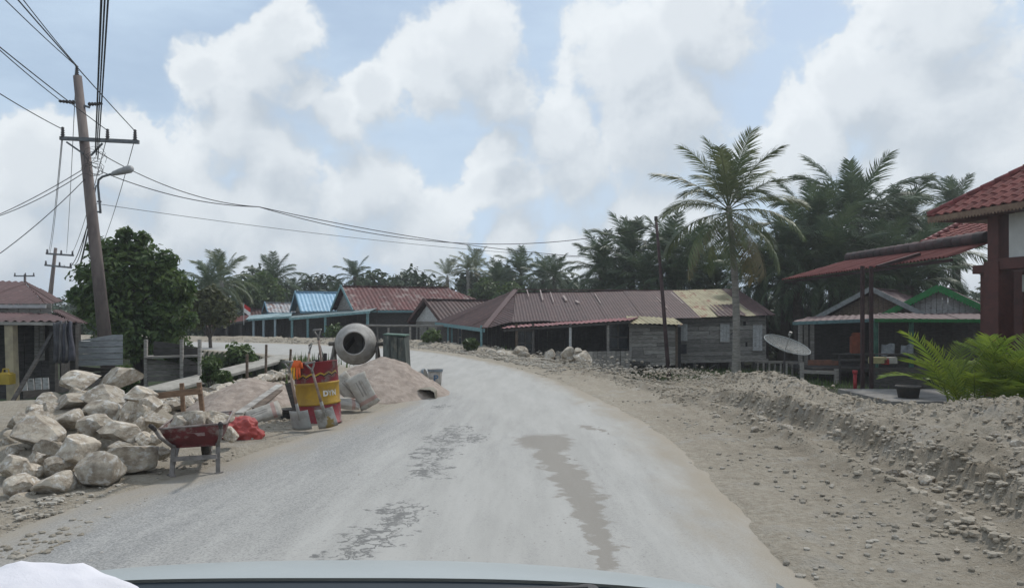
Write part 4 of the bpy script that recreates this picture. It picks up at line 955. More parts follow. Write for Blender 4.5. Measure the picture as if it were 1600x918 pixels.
# porch back wall and floor, dark boards
bw_ = [q(735,556,YF+1), q(1056,560,YF+1), q(1056,495,YF+1), q(735,503,YF+1)]
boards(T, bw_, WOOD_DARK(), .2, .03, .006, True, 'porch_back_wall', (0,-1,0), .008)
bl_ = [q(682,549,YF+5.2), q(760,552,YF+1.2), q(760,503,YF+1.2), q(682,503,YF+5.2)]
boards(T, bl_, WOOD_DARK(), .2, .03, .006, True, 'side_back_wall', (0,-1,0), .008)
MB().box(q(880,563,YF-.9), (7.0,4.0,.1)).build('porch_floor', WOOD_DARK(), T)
for (x0,x1,y0,y1,Yd) in ((948,983,504,545,YF-.2),(809,832,516,552,YF+.8),(716,727,510,540,YF+3)):
    wf = MB()
    for xx in (x0,(x0+x1)/2,x1): wf.beam(q(xx,y0,Yd),q(xx,y1,Yd),.06,.05)
    for yy in (y0,(y0*.45+y1*.55),y1): wf.beam(q(x0,yy,Yd),q(x1,yy,Yd),.05,.06)
    f = wf.build('window', WOOD_GREY(), T); MB().box(q((x0+x1)/2,(y0+y1)/2,Yd+.04), ((x1-x0)/FPX*Yd,.02,(y1-y0)/FPX*Yd)).build('pane', mat('dusty_glass', (.10,.12,.13), (.06,.07,.075), 4, .25, 0, spec=.5), f)
fp = [q(868,582,YF-3.6), q(984,582,YF-3.6), q(984,548,YF-3.6), q(868,549,YF-3.6)]
F_ = thing('board_fence', at(926,585,YF-3.6), 'low grey vertical board fence before the long house porch', 'fence')
boards(F_, [p+T.location-F_.location for p in fp], WOOD_GREY(), .19, .03, .012, False, 'board', (0,-1,0), .02)
MB().beam(fp[3]+T.location-F_.location+Vector((0,.06,-.2)), fp[2]+T.location-F_.location+Vector((0,.06,-.2)), .05,.07).build('rail', WOOD_DARK(), F_)
for i, (px, py, w_, h_) in enumerate(((800,545,.5,.35),(700,543,.6,.3))):
    pass
# ------------------------------------------------------------------ gabled houses
def gable_house(name, label, apex, eave_z, W_, L_, ang, roof, wallm, trim, gz, gable=None, ov=.35, hip=0, lam=.25, sheet=.9, cat='house'):
    """apex: world point of the near gable ridge end; ridge runs along (cos,sin)"""
    apex = Vector(apex); t = thing(name, (apex.x, apex.y, gz), label, cat, ang)
    ze, zr = eave_z-gz, apex.z-gz; h = W_/2; sl = (zr-ze)/h
    for s in (-1, 1):
        e0 = (-ov, s*h, ze); e1 = (L_+ov*(1-hip), s*h, ze); r1 = (L_+ov-hip*h*1.0, 0, zr); r0 = (-ov, 0, zr)
        pts = [e0,e1,r1,r0] if s < 0 else [e1,e0,r0,r1]
        corrugated(t, pts, roof, sheet, lam, .018, .012, over=.03)
    if hip: corrugated(t, [(L_+ov*(1-hip),-h,ze),(L_+ov*(1-hip),h,ze),(L_+ov-h,0,zr)], roof, sheet, lam, .018)
    MB().beam((-ov-.02,0,zr+.03),(L_+ov-hip*h,0,zr+.03),.3,.05).build('ridge_cap', roof, t)
    boards(t, [(-.02,h-.35,ze+.02),(-.02,-h+.35,ze+.02),(-.02,0,zr-.12)], gable or wallm, .2, .03, .012, True, 'gable_boards', (-1,0,0), .01)
    for s in (-1, 1):
        MB().beam((-ov-.03,s*(h+.05),ze-.03),(-ov-.03,0,zr+.02),.04,.2,(0,0,1)).build('barge_board', trim, t)
        MB().beam((-ov,s*(h+.03),ze-.08),(L_+ov*(1-hip),s*(h+.03),ze-.08),.03,.13).build('fascia', trim, t)
    wb = h-.35
    for (a, b_, o_) in (((0,-wb),(L_,-wb),(0,-1,0)),((0,wb),(0,-wb),(-1,0,0)),((L_,-wb),(L_,wb),(1,0,0)),((L_,wb),(0,wb),(0,1,0))):
        boards(t, [(*a,0.1),(*b_,0.1),(*b_,ze+.05),(*a,ze+.05)], wallm, .22, .03, .01, True, 'wall', o_, .008, True, 2.5)
    return t
def win(t, x, z, w_, h_, y, m_, open_=True):
    f = MB().box((x,y-.04,z+h_/2),(w_+.14,.06,.07)).box((x,y-.04,z-h_/2),(w_+.14,.06,.07)).box((x-w_/2,y-.04,z),(.07,.06,h_)).box((x+w_/2,y-.04,z),(.07,.06,h_)).box((x,y-.035,z),(.05,.05,h_)).build('window', m_, t)
    MB().box((x,y-.02,z),(w_,.03,h_)).build('pane', INSIDE_SHADE(), f)  # dark slab, painted as the unlit room behind the frame
rust = mat('rusty_red_roof', (.14,.05,.046), (.09,.038,.036), 3, .75, .2, rnd=.16, c3=(.24,.19,.175), s3=1.4, r3=(.52,.66))
hR = gable_house('gable_house', 'wooden house with large rust-red zinc roof and teal gable trim', at(542,447,48), 1.82, 6.2, 9.4, R(25), rust, WOOD_DARK(), TEAL(), -.7, WOOD_GREY(), hip=1)
win(hR, 4.2, 1.35, .9, 1.1, -2.78, WOOD_GREY()); win(hR, 6.2, 1.35, .9, 1.1, -2.78, WOOD_GREY())
blue = mat('light_blue_zinc', (.30,.48,.62), (.24,.40,.53), 3, .55, .1, rnd=.08)
hB = gable_house('gable_house', 'house with a light blue zinc gable roof left of the rusty roof', at(470,456,52), 1.75, 4.3, 6.5, R(25), blue, WOOD_DARK(), mat('blue_trim', (.2,.36,.46), rough=.7, bump=0), -.7, WOOD_GREY())
zr_ = mat('zinc_rust', (.36,.37,.38), (.2,.12,.1), 2.5, .6, .1, rnd=.15, ramp=(.45,.6))
gable_house('gable_house', 'small house with grey and rust striped roof and blue gable edge', at(422,473,56), 1.7, 3.2, 5, R(25), zr_, WOOD_DARK(), MATS['blue_trim'], -.7, WOOD_GREY())
gable_house('gable_house', 'small maroon-roofed house at the far left end of the row', at(392,478,60), 1.5, 4, 4, R(25), ROOF_BROWN(), WOOD_DARK(), WOOD_DARK(), -.7)
hM = gable_house('gable_house', 'small brown-roofed house with pale grey gable boards beside the long house', at(672,468,43), 1.15, 4.6, 6, R(30), ROOF_BROWN(), WOOD_GREY(), mat('brown_trim', (.09,.05,.045), rough=.7, bump=0), -.7, WOOD_PALE())
win(hM, 2.0, .9, .8, .9, -1.98, WOOD_DARK())
# porch roofs across the row
def porch(label, pts, m_, fas, posts_px, postm, Yp, base_py, back=None):
    o0 = Vector(pts[0]); o0.z = -.7; t = thing('porch_roof', o0, label, 'porch')
    corrugated(t, [Vector(p)-o0 for p in pts], m_, .9, .25, .016, .012, over=.03)
    MB().beam(Vector(pts[0])-o0+Vector((0,-.03,-.05)), Vector(pts[1])-o0+Vector((0,-.03,-.05)), .04,.13).build('fascia', fas, t)
    for (px, Yp_) in posts_px:
        u = (px-( 800+FPX*pts[0][0]/pts[0][1]))/max(1e-3, (FPX*pts[1][0]/pts[1][1])-(FPX*pts[0][0]/pts[0][1]))
        a = Vector(pts[0]).lerp(Vector(pts[1]), u); a.y += .12
        MB().beam((a.x-o0.x, a.y-o0.y, -.1), a-o0-Vector((0,0,.06)), .13,.13).build('post', postm, t)
    if back: boards(t, [Vector(p)-o0 for p in back], WOOD_DARK(), .2, .03, .006, True, 'back_wall', (0,-1,0), .006)
    return t
porch('low zinc porch roof running before the blue and rusty roofed houses', [at(452,497,46.2),at(578,486,42.8),at(590,483,46),at(455,489,50.5)], mat('grey_green_zinc', (.21,.27,.27), (.14,.18,.18), 3, .65, rnd=.1), TEAL(), [(456,0),(482,0),(510,0),(574,0)], TEAL(), 44, 530, [at(452,531,49.5),at(590,528,45.6),at(590,484,45.6),at(452,490,49.5)])
porch('pale teal porch roof before the small houses at the row end', [at(384,499,50),at(455,493.5,47.5),at(457,488,51),at(390,492,54)], mat('pale_teal_zinc', (.30,.40,.42), (.22,.3,.31), 3, .65), TEAL(), [(396,0),(412,0),(430,0)], mat('blue_post', (.3,.38,.42), rough=.7, bump=0), 48, 530, [at(384,531,53.5),at(456,530,50.5),at(456,492,50.5),at(384,496,53.5)])
porch('rusty makeshift shelter roof left of the house row', [at(322,511,48),at(392,499,50),at(396,491,55),at(330,500,54)], ROOF_RUST(), WOOD_DARK(), [(330,0),(352,0),(375,0)], WOOD_DARK(), 50, 530, [at(318,532,54),at(392,531,54),at(392,497,54),at(318,503,54)])
t = thing('pole_fence', at(620,545,38), 'rough pole fence and rail before the small brown-roofed house', 'fence')
o0 = at(620,545,38)
for px in (590,607,628,641,654,668): MB().tube([at(px,548,38+(px%5)*.2)-o0+Vector((0,0,-.3)), at(px,509+px%4,38+(px%5)*.2)-o0], .05, 6).build('post', WOOD_GREY() if px % 2 else WOOD_DARK(), t)
MB().tube([at(566,508,38)-o0, at(700,509,38.3)-o0], .06, 6).build('rail', WOOD_GREY(), t)
# flag
t = thing('flag', at(381,500,49), 'small red over white flag on a stick', 'flag'); o0 = at(381,500,49)
MB().tube([(0,0,-.3),(0,0,1.1)], .02, 6).build('stick', WOOD_PALE(), t)
def flagp(z0, z1, name, m_):
    V = []; 
    for i in range(8):
        x = .06*i; yv = .05*math.sin(i*.9)
        V += [(x, yv, z0-.04*i), (x, yv, z1-.04*i)]
    MB().add(V, [(2*i,2*i+2,2*i+3,2*i+1) for i in range(7)]).build(name, m_, t, True)
flagp(.78,1.05,'red_band', mat('flag_red', (.5,.03,.03), rough=.8, bump=0)); flagp(.51,.78,'white_band', mat('flag_white', (.75,.75,.75), rough=.8, bump=0))
# ------------------------------------------------------------------ right: two small houses
pb = WOOD_GREY()
hP = gable_house('gable_house', 'dark wooden house with grey gable edges behind the awning post', at(1365,452,33.5), 1.28, 5.2, 6, R(48), mat('dull_maroon_zinc', (.135,.085,.085), (.10,.066,.066), 3, .7, rnd=.1), WOOD_DARK(), mat('grey_trim', (.26,.28,.28), (.18,.19,.19), rough=.8), -1.0, WOOD_BROWN())
gtrim = mat('green_trim', (.02,.20,.055), (.02,.14,.04), 6, .6, 0)
hG = gable_house('gable_house', 'house with bright green scalloped gable trim and white gable boards', at(1468,449,32), 1.42, 4.6, 6, R(55), MATS['dull_maroon_zinc'], WOOD_DARK(), gtrim, -1.0, WOOD_PALE())
def scallops(t, a, b_, n, h, m_, name='scallop_trim'):
    a, b_ = Vector(a), Vector(b_); mb = MB()
    for i in range(n):
        p0, p1 = a.lerp(b_, i/n), a.lerp(b_, (i+1)/n); c_ = (p0+p1)/2-Vector((0,0,h))
        mb.add([p0, c_, p1, p0+Vector((0,0,.06)), p1+Vector((0,0,.06))], [(0,1,2),(0,2,4,3)])
    return mb.build(name, m_, t)
for s in (-1,1): scallops(hG, (-.42,s*2.35,2.3), (-.42,0,2.66+.9), 22, .09, gtrim)
t = porch('maroon porch roof with teal edge before the dark wooden house', [at(1238,503,31),at(1378,497.5,29.5),at(1395,489,32),at(1262,495,33.5)], MATS['dull_maroon_zinc'], TEAL(), [(1253,0),(1262,0),(1272,0),(1372,0)], WOOD_GREY(), 30, 600, [at(1238,592,33.2),at(1400,592,31.7),at(1400,492,31.7),at(1238,497,33.2)])
t = porch('maroon porch roof with green scalloped edge before the white-gabled house', [at(1366,498,29.2),at(1545,499,28),at(1550,490,31),at(1372,489,31.8)], MATS['dull_maroon_zinc'], gtrim, [(1371,0),(1428,0)], mat('green_post', (.06,.17,.12), (.04,.1,.08), rough=.7, bump=0), 29, 600, [at(1366,594,31.2),at(1560,594,30.8),at(1560,491,30.8),at(1366,490,31.2)])
scallops(t, at(1366,500,29.1)-t.location, at(1545,501,27.9)-t.location, 44, .1, gtrim)
# decks, railing, low wall of boards under the porches
t = thing('porch_deck', at(1300,592,29), 'dark raised timber deck and railing before the right-hand houses', 'deck'); o0 = at(1300,592,29)
def d_(px,py,Yd): return at(px,py,Yd)-o0
MB().box(d_(1330,573,30.5), (4.2,3,.12)).build('deck_floor', WOOD_DARK(), t)
for i in range(4):
    bevel(MB().beam(d_(1366,578+i*8,27.5), d_(1448,577+i*8,26.5), .03,.17).build('board', WOOD_DARK(), t), .003, 1)
for (y_) in (553,562): MB().beam(d_(1300,y_,28.5), d_(1432,y_,26.8), .05,.05).build('rail', METAL_DARK(), t)
for px in (1312,1366,1400,1432): MB().beam(d_(px,604,28.5-(px-1300)*.0125), d_(px,552,28.5-(px-1300)*.0125), .05,.05).build('rail_post', METAL_DARK(), t)
MB().beam(d_(1262,566,29), d_(1310,566,28.6), .04,.2).build('front_board', mat('red_brown_board', (.20,.09,.06), (.14,.07,.05), 6, .8), t)
MB().beam(d_(1250,580,28.9), d_(1310,582,28.5), .12,.12).beam(d_(1253,600,28.9),d_(1253,566,28.9),.12,.12).beam(d_(1307,600,28.5),d_(1307,576,28.5),.14,.14).build('sill_beam', WOOD_GREY(), t)
for k in range(7): MB().tube([d_(1184+k*9,566,31), d_(1184+k*9,600,31)], .04, 6).build('baluster', WOOD_GREY(), t)
MB().beam(d_(1180,565,31), d_(1262,566,31), .07,.09).build('rail', WOOD_GREY(), t)
for k, (px,py,w_,h_,c_,lb,nm) in enumerate([(1388,546,.5,.42,(.35,.38,.4),'pale cloth hanging on the green-posted porch, left of two','cloth'),(1418,546,.48,.36,(.33,.36,.39),'pale cloth hanging on the green-posted porch, right of two','cloth')]):
    mb = MB(); V = []
    for i in range(9):
        for j in range(5): V.append((-w_/2+w_*i/8, .04*math.sin(i*1.6+j*.3), h_/2-h_*j/4-(.03*math.sin(i*.8))))
    o = mb.add(V, [(i*5+j,(i+1)*5+j,(i+1)*5+j+1,i*5+j+1) for i in range(8) for j in range(4)]).build(nm, mat('cloth%d'%k, c_, tuple(x*.6 for x in c_), 6, .9), None, True); o.location = at(px,py,28.6); tag(o, lb, 'cloth')
for k, (px,py,w_,h_,c_,lb) in enumerate([(1371,563,.55,.2,(.45,.4,.2),'yellow carton on the porch railing shelf'),(1383,565,.2,.18,(.35,.04,.03),'red carton on the porch railing shelf'),(1393,563,.3,.2,(.5,.48,.42),'cream carton on the porch railing shelf')]):
    o = MB().box((0,0,0),(w_,.25,h_)).box((0,0,h_/2+.012),(w_*.98,.24,.02)).build('carton', mat('carton%d'%k, c_, rough=.7, bump=0), None); bevel(o,.01,1); o.location = at(px,py,27.1); tag(o, lb, 'carton')
o = MB().box((0,0,.35),(.55,.12,.7)).box((0,.02,.75),(.4,.1,.14)).build('shirt', mat('orange_cloth', (.32,.09,.05), (.22,.07,.04), 5, .9), None); bevel(o,.04,2); o.location = at(1339,552,30); tag(o, 'orange-brown shirt hanging beside the awning post', 'shirt')
t = thing('red_hydrant', at(1336,606,21.5), 'small bright red garden post beside the awning post', 'post')
MB().tube([(0,0,-.1),(0,0,.42)], .05, 10).build('post', mat('bright_red', (.32,.03,.035), rough=.6, bump=0), t, True); MB().tube([(0,0,.40),(0,0,.5)], .07, 10).build('cap', MATS['bright_red'], t, True)
# satellite dish
t = thing('satellite_dish', at(1222,600,24), 'large mesh satellite dish tipped back on a thin post', 'satellite dish'); o0 = at(1222,600,24)
dm_ = mat('dish_mesh', (.34,.36,.35), (.22,.23,.22), 20, .6, 0)
nt = dm_.node_tree; N = NT(nt); bs = nt.nodes['Principled BSDF']; tr_ = N.n('ShaderNodeBsdfTransparent'); ms = N.n('ShaderNodeMixShader'); ms.inputs[0].default_value = .45
N.put(ms.inputs[1], tr_.outputs[0]); N.put(ms.inputs[2], bs.outputs[0]); N.put(nt.nodes['Material Output'].inputs[0], ms.outputs[0])
c_ = at(1227,541,24)-o0; Q = (Matrix.Rotation(R(14),3,'Y') @ Matrix.Rotation(R(20),3,'X'))
dl = MB().lathe([(.03,.0),(.2,.015),(.4,.055),(.6,.125),(.72,.18)], 36); MB().add([Q @ Vector(v)+c_-Vector((0,0,.1)) for v in dl.V], dl.F).build('dish', dm_, t, True)
for k in range(12):
    a = k*math.pi/6; MB().tube([Q @ Vector((rr*math.cos(a), rr*math.sin(a), .345*rr*rr))+c_-Vector((0,0,.1)) for rr in (.03,.3,.55,.72)], .007, 5).build('rib', dm_ if False else STEEL(), t)
MB().tube([Q @ Vector((.72*math.cos(2*math.pi*k/36), .72*math.sin(2*math.pi*k/36), .18))+c_-Vector((0,0,.1)) for k in range(38)], .013, 5).build('rim', mat('dish_rim', (.36,.38,.37), rough=.6, bump=0), t)
MB().tube([c_-Vector((0,0,.1)), Q @ Vector((0,0,.5))+c_], .012, 6).build('feed_arm', STEEL(), t); MB().tube([Q @ Vector((0,0,.38))+c_, Q @ Vector((0,0,.5))+c_], .05, 10).build('feed_horn', STEEL(), t)
MB().tube([(0,0,-.2), c_-Vector((0,0,.12))], .035, 8).build('post', METAL_DARK(), t)
# ------------------------------------------------------------------ red tiled building
RB = thing('tiled_building', (12.1,19.1,-.6), 'red-pillared building with red tiled hip roofs at the right edge', 'building')
E = Vector((.2,-.98,0)).normalized(); Nn = Vector((.98,.2,0)).normalized()
tilem = mat('red_tile', (.19,.062,.055), (.145,.05,.046), 5, .85, .1, spec=.1, rnd=.12, c3=(.2,.05,.045), s3=3, r3=(.6,.75))
redw = mat('red_brown_paint', (.095,.033,.027), (.07,.027,.023), 4, .6, .08); whitew = mat('white_wall', (.55,.55,.53), (.48,.48,.46), 3, .85, .1)
def tile_mesh(w_, l_):
    V = []; n = 8
    for j in range(3):
        for i in range(n+1):
            u = i/n; V.append((u*w_-w_/2, j/2*l_, .028*math.sin(u*2*math.pi)+.014+.0*j))
    F = [(j*(n+1)+i, j*(n+1)+i+1, (j+1)*(n+1)+i+1, (j+1)*(n+1)+i) for j in range(2) for i in range(n)]
    # front lip
    o_ = len(V)
    for i in range(n+1): V.append((V[i][0], 0, V[i][2]-.03))
    F += [(o_+i, o_+i+1, i+1, i) for i in range(n)]
    me = bpy.data.meshes.new('tile'); me.from_pydata(V, [], F); me.update(); me.materials.append(tilem); 
    for p in me.polygons: p.use_smooth = True
    try: me.set_sharp_from_angle(angle=R(50))
    except Exception: pass
    return me
TL = tile_mesh(.305, .40)
def tiled(t, pts, tw=.30, tl=.34):
    o, u, v, n, P = frame([Vector(p) for p in pts]);
    if n.z < 0: n = -n
    v = n.cross(u)
    P = [((Vector(p)-o).dot(u), (Vector(p)-o).dot(v)) for p in pts]; sgn = 1 if max(p[1] for p in P) > .01 else -1
    fixn(MB().add([Vector(p)-n*.05 for p in pts], [tuple(range(len(pts)))]).build('roof_deck', redw, t))
    v = v*sgn; P = [(a, b_*sgn) for a, b_ in P]; vm = max(p[1] for p in P); rows = int(vm/tl)+1
    def inside(a, b_):
        s = 0
        for i in range(len(P)):
            x0,y0 = P[i]; x1,y1 = P[(i+1)%len(P)]; c_ = (x1-x0)*(b_-y0)-(y1-y0)*(a-x0)
            if s == 0: s = 1 if c_ > 0 else -1
            elif c_*s < -.04: return False
        return True
    u0, u1 = min(p[0] for p in P), max(p[0] for p in P); cnt = 0
    B = Matrix((u, v, n)).transposed() if u.cross(v).dot(n) > 0 else Matrix((-u, v, n)).transposed()
    tilt = Matrix.Rotation(R(-4.0), 3, 'X')
    eul = (B @ tilt).to_euler()
    for r_ in range(rows):
        for c_ in range(int((u1-u0)/tw)+1):
            a = u0+(c_+.5)*tw; b_ = r_*tl
            if inside(a, b_+tl*.4): inst('tile', TL, t, o+u*a+v*(b_-.03)+n*.02, eul); cnt += 1
    return cnt
A_ = Vector((11.1,20.5,4.2)); rr_ = lambda p: Vector(p)-RB.location
kk = .675
A2 = A_+E*6.0; H1 = A_+(Nn+E)*2.6+Vector((0,0,kk*2.6)); H2 = A2+Nn*2.6+Vector((0,0,kk*2.6))
c1 = tiled(RB, [rr_(A_), rr_(A2), rr_(H2), rr_(H1)])
A3 = A_+Nn*5.2; corr_ = tiled(RB, [rr_(A3), rr_(A_), rr_(H1)], .30, .34) if False else None
fixn(MB().add([rr_(A_), rr_(A3), rr_(H1)], [(0,1,2)]).build('roof_back_slope', tilem, RB))
# hip and ridge caps as half-round tiles
def caps(t, a, b_, n, r_, m_, name='ridge_tile'):
    a, b_ = Vector(a), Vector(b_); d = (b_-a).normalized(); L0 = (b_-a).length/n
    for i in range(n):
        p = a+d*L0*i; MB().tube([p, p+d*L0*.92, p+d*L0*1.04], [r_*1.08, r_*.94, r_*.92], 10).build(name, m_, t, True)
caps(RB, rr_(A_)+Vector((0,0,.03)), rr_(H1)+Vector((0,0,.05)), 12, .085, mat('hip_tile', (.22,.05,.05), (.14,.04,.04), 5, .6))
fas = mat('ochre_fascia', (.22,.15,.10), (.16,.10,.07), 6, .7)
MB().beam(rr_(A_)-Vector((0,0,.09)), rr_(A2)-Vector((0,0,.09)), .03,.12).build('fascia', fas, RB); scallops(RB, rr_(A_)-Vector((.01,0,.15)), rr_(A2)-Vector((.01,0,.15)), 60, .07, fas)
MB().beam(rr_(A_)-Vector((0,0,.09)), rr_(A3)-Vector((0,0,.09)), .03,.12).build('fascia', fas, RB)
sof = [rr_(A_+(Nn+E)*.02)-Vector((0,0,.16)), rr_(A2+Nn*.02)-Vector((0,0,.16)), rr_(A2+Nn*1.0)-Vector((0,0,.14)), rr_(A_+Nn*1.0)-Vector((0,0,.14))]
boards(RB, sof, redw, .3, .02, .004, True, 'soffit', (0,0,-1))
# walls: origin w0 at the far corner, run along E
rotE = Matrix((E, Nn, Vector((0,0,1)))).transposed()
def bx(name, s, d, z, size, m_, par=None, bev=.01):
    o = MB().box(E*s+Nn*d+Vector((0,0,z)), size, rotE).build(name, m_, par or RB); bevel(o, bev, 1); return o
bx('pillar', 0, 0, 1.75, (.46,.46,3.5), redw); bx('pillar', 0, .0, 4.12, (.34,.34,1.3), redw); bx('pillar', 3.4, 0, 2.3, (.46,.46,4.6), redw)
bx('beam', 1.9, -.02, 3.42, (3.9,.36,.28), redw); bx('upper_wall', 1.9, .05, 4.15, (3.1,.2,1.18), whitew); bx('beam', -.6, .3, 3.35, (.8,.3,.22), redw)
bx('wall', 1.9, .5, 1.65, (3.2,.2,3.25), redw); bx('wall', -.5, 2.2, 1.65, (.2,3.2,3.3), redw); bx('transom', 1.3, .36, 2.95, (1.9,.06,.42), whitew)
dd = bx('door', 1.25, .36, 1.25, (1.5,.08,2.3), mat('door_red', (.06,.018,.017), (.045,.015,.015), 4, .5, .1))
for (s, z) in ((.92,1.85),(1.58,1.85),(.92,.7),(1.58,.7)): bx('door_panel', s, .305, z, (.48,.04,.85), MATS['door_red'], dd, .015)
bx('door_handle', .62, .29, 1.2, (.04,.05,.16), STEEL(), dd)
bx('door_frame', .45, .36, 1.25, (.1,.14,2.4), redw); bx('door_frame', 2.05, .36, 1.25, (.1,.14,2.4), redw)
bx('pillar', -.75, .45, 1.7, (.3,.3,3.4), redw); bx('transom', -.36, .5, 2.75, (.5,.06,.5), whitew)
bx('plinth', 1.6, .7, -.12, (5.2,2.4,.34), cp)
# rear wing roof
w1 = at(1440,380,24); w2 = at(1585,368,23); w3 = at(1585,340,25.5); w4 = at(1502,347,25.5)
tiled(RB, [rr_(w1), rr_(w2), rr_(w3), rr_(w4)], .30, .34); caps(RB, rr_(w1), rr_(w4), 8, .08, MATS['hip_tile'])
MB().beam(rr_(w1)-Vector((0,0,.1)), rr_(w2)-Vector((0,0,.1)), .03,.14).build('fascia', redw, RB)
bx('wing_wall', -5.0, 8.4, 2.0, (4.0,3,4.0), redw)
# corrugated awning and its posts
AW = thing('awning', (10.4,25,-.6), 'red corrugated awning on dark posts left of the tiled building', 'awning')
aw = [Vector((10.3,29.4,2.9)), Vector((11.6,20.5,3.12)), Vector((12.95,20.8,3.55)), Vector((12.8,29.2,3.62))]; ar = lambda p: Vector(p)-AW.location
awm = mat('awning_red', (.18,.062,.057), (.14,.05,.047), 3, .85, .1, spec=.1, rnd=.06)
corrugated(AW, [ar(p) for p in aw], awm, .86, .15, .032, .0, lap=.003)
caps(AW, ar(aw[3])+Vector((0,0,.12)), ar(aw[2])+Vector((-.05,.0,.14)), 18, .17, mat('old_dark_tile', (.085,.05,.05), (.05,.04,.04), 3, .8, .2, rnd=.35))
for p in ((10.38,22.2),(10.68,22.3)):
    MB().beam(ar((p[0]-.25,p[1],-.7)), ar((p[0]-.25,p[1],2.98)), .09,.09).build('post', mat('post_dark_red', (.05,.025,.025), (.035,.02,.02), rough=.7), AW)
MB().beam(ar((10.55,22.2,2.95)), ar((12.0,22.6,3.35)), .08,.1).beam(ar(aw[0])+Vector((.15,0,-.09)), ar(aw[1])+Vector((.15,0,-.09)), .06,.08).build('purlin', MATS['post_dark_red'], AW)
sl = MB().box((0,0,0),(4.5,3.0,.12)).build('yard_slab', mat('yard_concrete', (.22,.21,.195), (.15,.14,.13), 3, .9, .3), None); sl.location = (11.2,19.6,-.52); tag(sl, 'grey concrete slab in the yard before the tiled building', kind='structure')
# young palm bush
YB = thing('young_palm', (8.65,13.8,-.3), 'young bright green palm bush behind the berm at the right', 'palm bush')
YM = [frond_mesh('frond', 1.9, d, 24, .5, .05, .25, YOUNG(), .2, 70+k, .18, segs=1) for k, d in enumerate((.6,.9,1.3))]
r = random.Random(5)
for k in range(64):
    cx = r.choice((-.55,-.1,.35,.8)); q_ = r.random()
    inst('frond', YM[k % 3], YB, (cx+r.uniform(-.15,.15), r.uniform(-.3,.3), r.uniform(0,.25)), (R(88)-q_*R(52), 0, r.uniform(0,6.28)), r.uniform(.6,.88))
MB().tube([(-.3,0,-.2),(-.3,0,.25)], .16, 10).tube([(.4,0,-.2),(.4,0,.25)], .16, 10).build('stump', darkbark, YB, True)
# plant tub
o = MB().lathe([(.001,-.2),(.30,-.2),(.36,.12),(.40,.14),(.40,.19),(.33,.19),(.3,.1),(.001,.1)], 24).build('plant_tub', mat('tub_dark', (.04,.04,.04), (.06,.055,.05), rough=.8), None, True); o.scale = (.75,)*3; o.location = (9.75,18.9,-.31); tag(o, 'black tyre-like plant tub at the slab edge behind the young palm', 'plant tub')
# ------------------------------------------------------------------ palms
palm('coconut_palm', 'tall coconut palm with arching fronds before the long house', (8.45,29,-1.1), at(1138,322,29), 2.9, 'coco', 34, 3, r0=.15)
MB_n = 0
OLAB = ['tallest oil palm of the dense grove right of the coconut palm','big oil palm just left of the tallest one in the right grove','big oil palm just right of the tallest one in the right grove','mid-height oil palm touching the coconut fronds on their right','lower oil palm straight below the tallest one of the grove','lower oil palm below the big right one, above the awning','oil palm at the right side of the grove, by the awning top','low oil palm directly right of the coconut trunk','low oil palm above the satellite dish','low dark oil palm behind the green-trimmed gable','lowest oil palm in the grove, behind the awning post','distant oil palm tuft peeping out beside the tiled roof',
 'tall oil palm left of the iron pole top','tall oil palm behind the iron pole','leftmost oil palm of the clump above the long roof','oil palm between the iron pole and the coconut palm','low oil palm behind the coconut trunk','low oil palm just above the roof left of the iron pole','low oil palm just above the roof right of the iron pole','low oil palm at the left of the roof clump, under the leftmost']
OILS = [ # px, crown py, Y, radius m
 (1335,345,42,4.3),(1275,372,40,3.6),(1405,372,43,3.9),(1225,402,39,3.0),(1300,418,37.5,3.2),(1375,425,38,3.2),(1455,408,40,3.3),(1190,436,40,2.6),(1245,440,38,2.6),(1420,445,37,2.6),(1335,452,36.5,2.4),(1490,330,52,3.0),
 (985,405,48,3.2),(1045,402,47,3.2),(940,424,50,2.9),(1085,420,45,3.0),(1120,445,43,2.6),(1010,440,45,2.6),(1060,445,44,2.4),(960,450,47,2.5)]
for i, (px, py, Yd, Rr) in enumerate(OILS):
    p = at(px, py, Yd); right = px > 1150
    palm('oil_palm', OLAB[i], (p.x, p.y, -1.0), p, Rr, 'oil', 30, 100+i, 'oil palms of the right grove' if right else 'oil palms behind the long roof', r0=.3)
for i, (px, py, Yd, Rr, kd, n_, lb) in enumerate([(812,428,66,2.9,'oil',26,'oil palm with a round crown above the roof gap'),(850,436,62,2.4,'oil',24,'lower oil palm right of the round-crowned one'),(740,425,70,2.4,'coco',20,'slim coconut palm behind the gap between roofs'),(728,418,68,1.5,'coco',16,'small tufted palm with a thin pale trunk'),(700,440,72,2.3,'coco',18,'coconut palm left of the tufted one'),(868,432,60,2.6,'oil',22,'oil palm with upright fronds beside the grove'),(780,440,64,2.3,'oil',22,'low oil palm left of the round-crowned one'),
    (660,452,74,2.0,'oil',20,'small oil palm just right of the rusty roof ridge'),(558,440,64,2.0,'oil',22,'oil palm rising behind the rusty roof gable'),(520,458,70,1.9,'oil',18,'low oil palm between the blue and rusty roofs'),(492,460,72,1.9,'oil',18,'low oil palm behind the blue roof'),
    (345,446,56,2.4,'coco',26,'bushy coconut palm left of the house row'),(322,452,52,2.4,'oil',22,'low oil palm below the bushy coconut palm'),(430,446,66,2.6,'oil',24,'oil palm behind the small rusty roof'),(455,458,70,2.0,'oil',18,'short oil palm left of the blue roof'),(625,460,72,2.0,'oil',18,'short oil palm behind the rusty roof ridge')]):
    px += random.uniform(-6,6); py += random.uniform(-9,9); Rr *= random.uniform(.85,1.15); p = at(px, py, Yd); palm('coconut_palm' if kd == 'coco' else 'oil_palm', lb, (p.x, p.y, -1.0), p, Rr, kd, n_, 200+i, r0=.2, tophalf=(kd == 'coco' and Rr < 2))
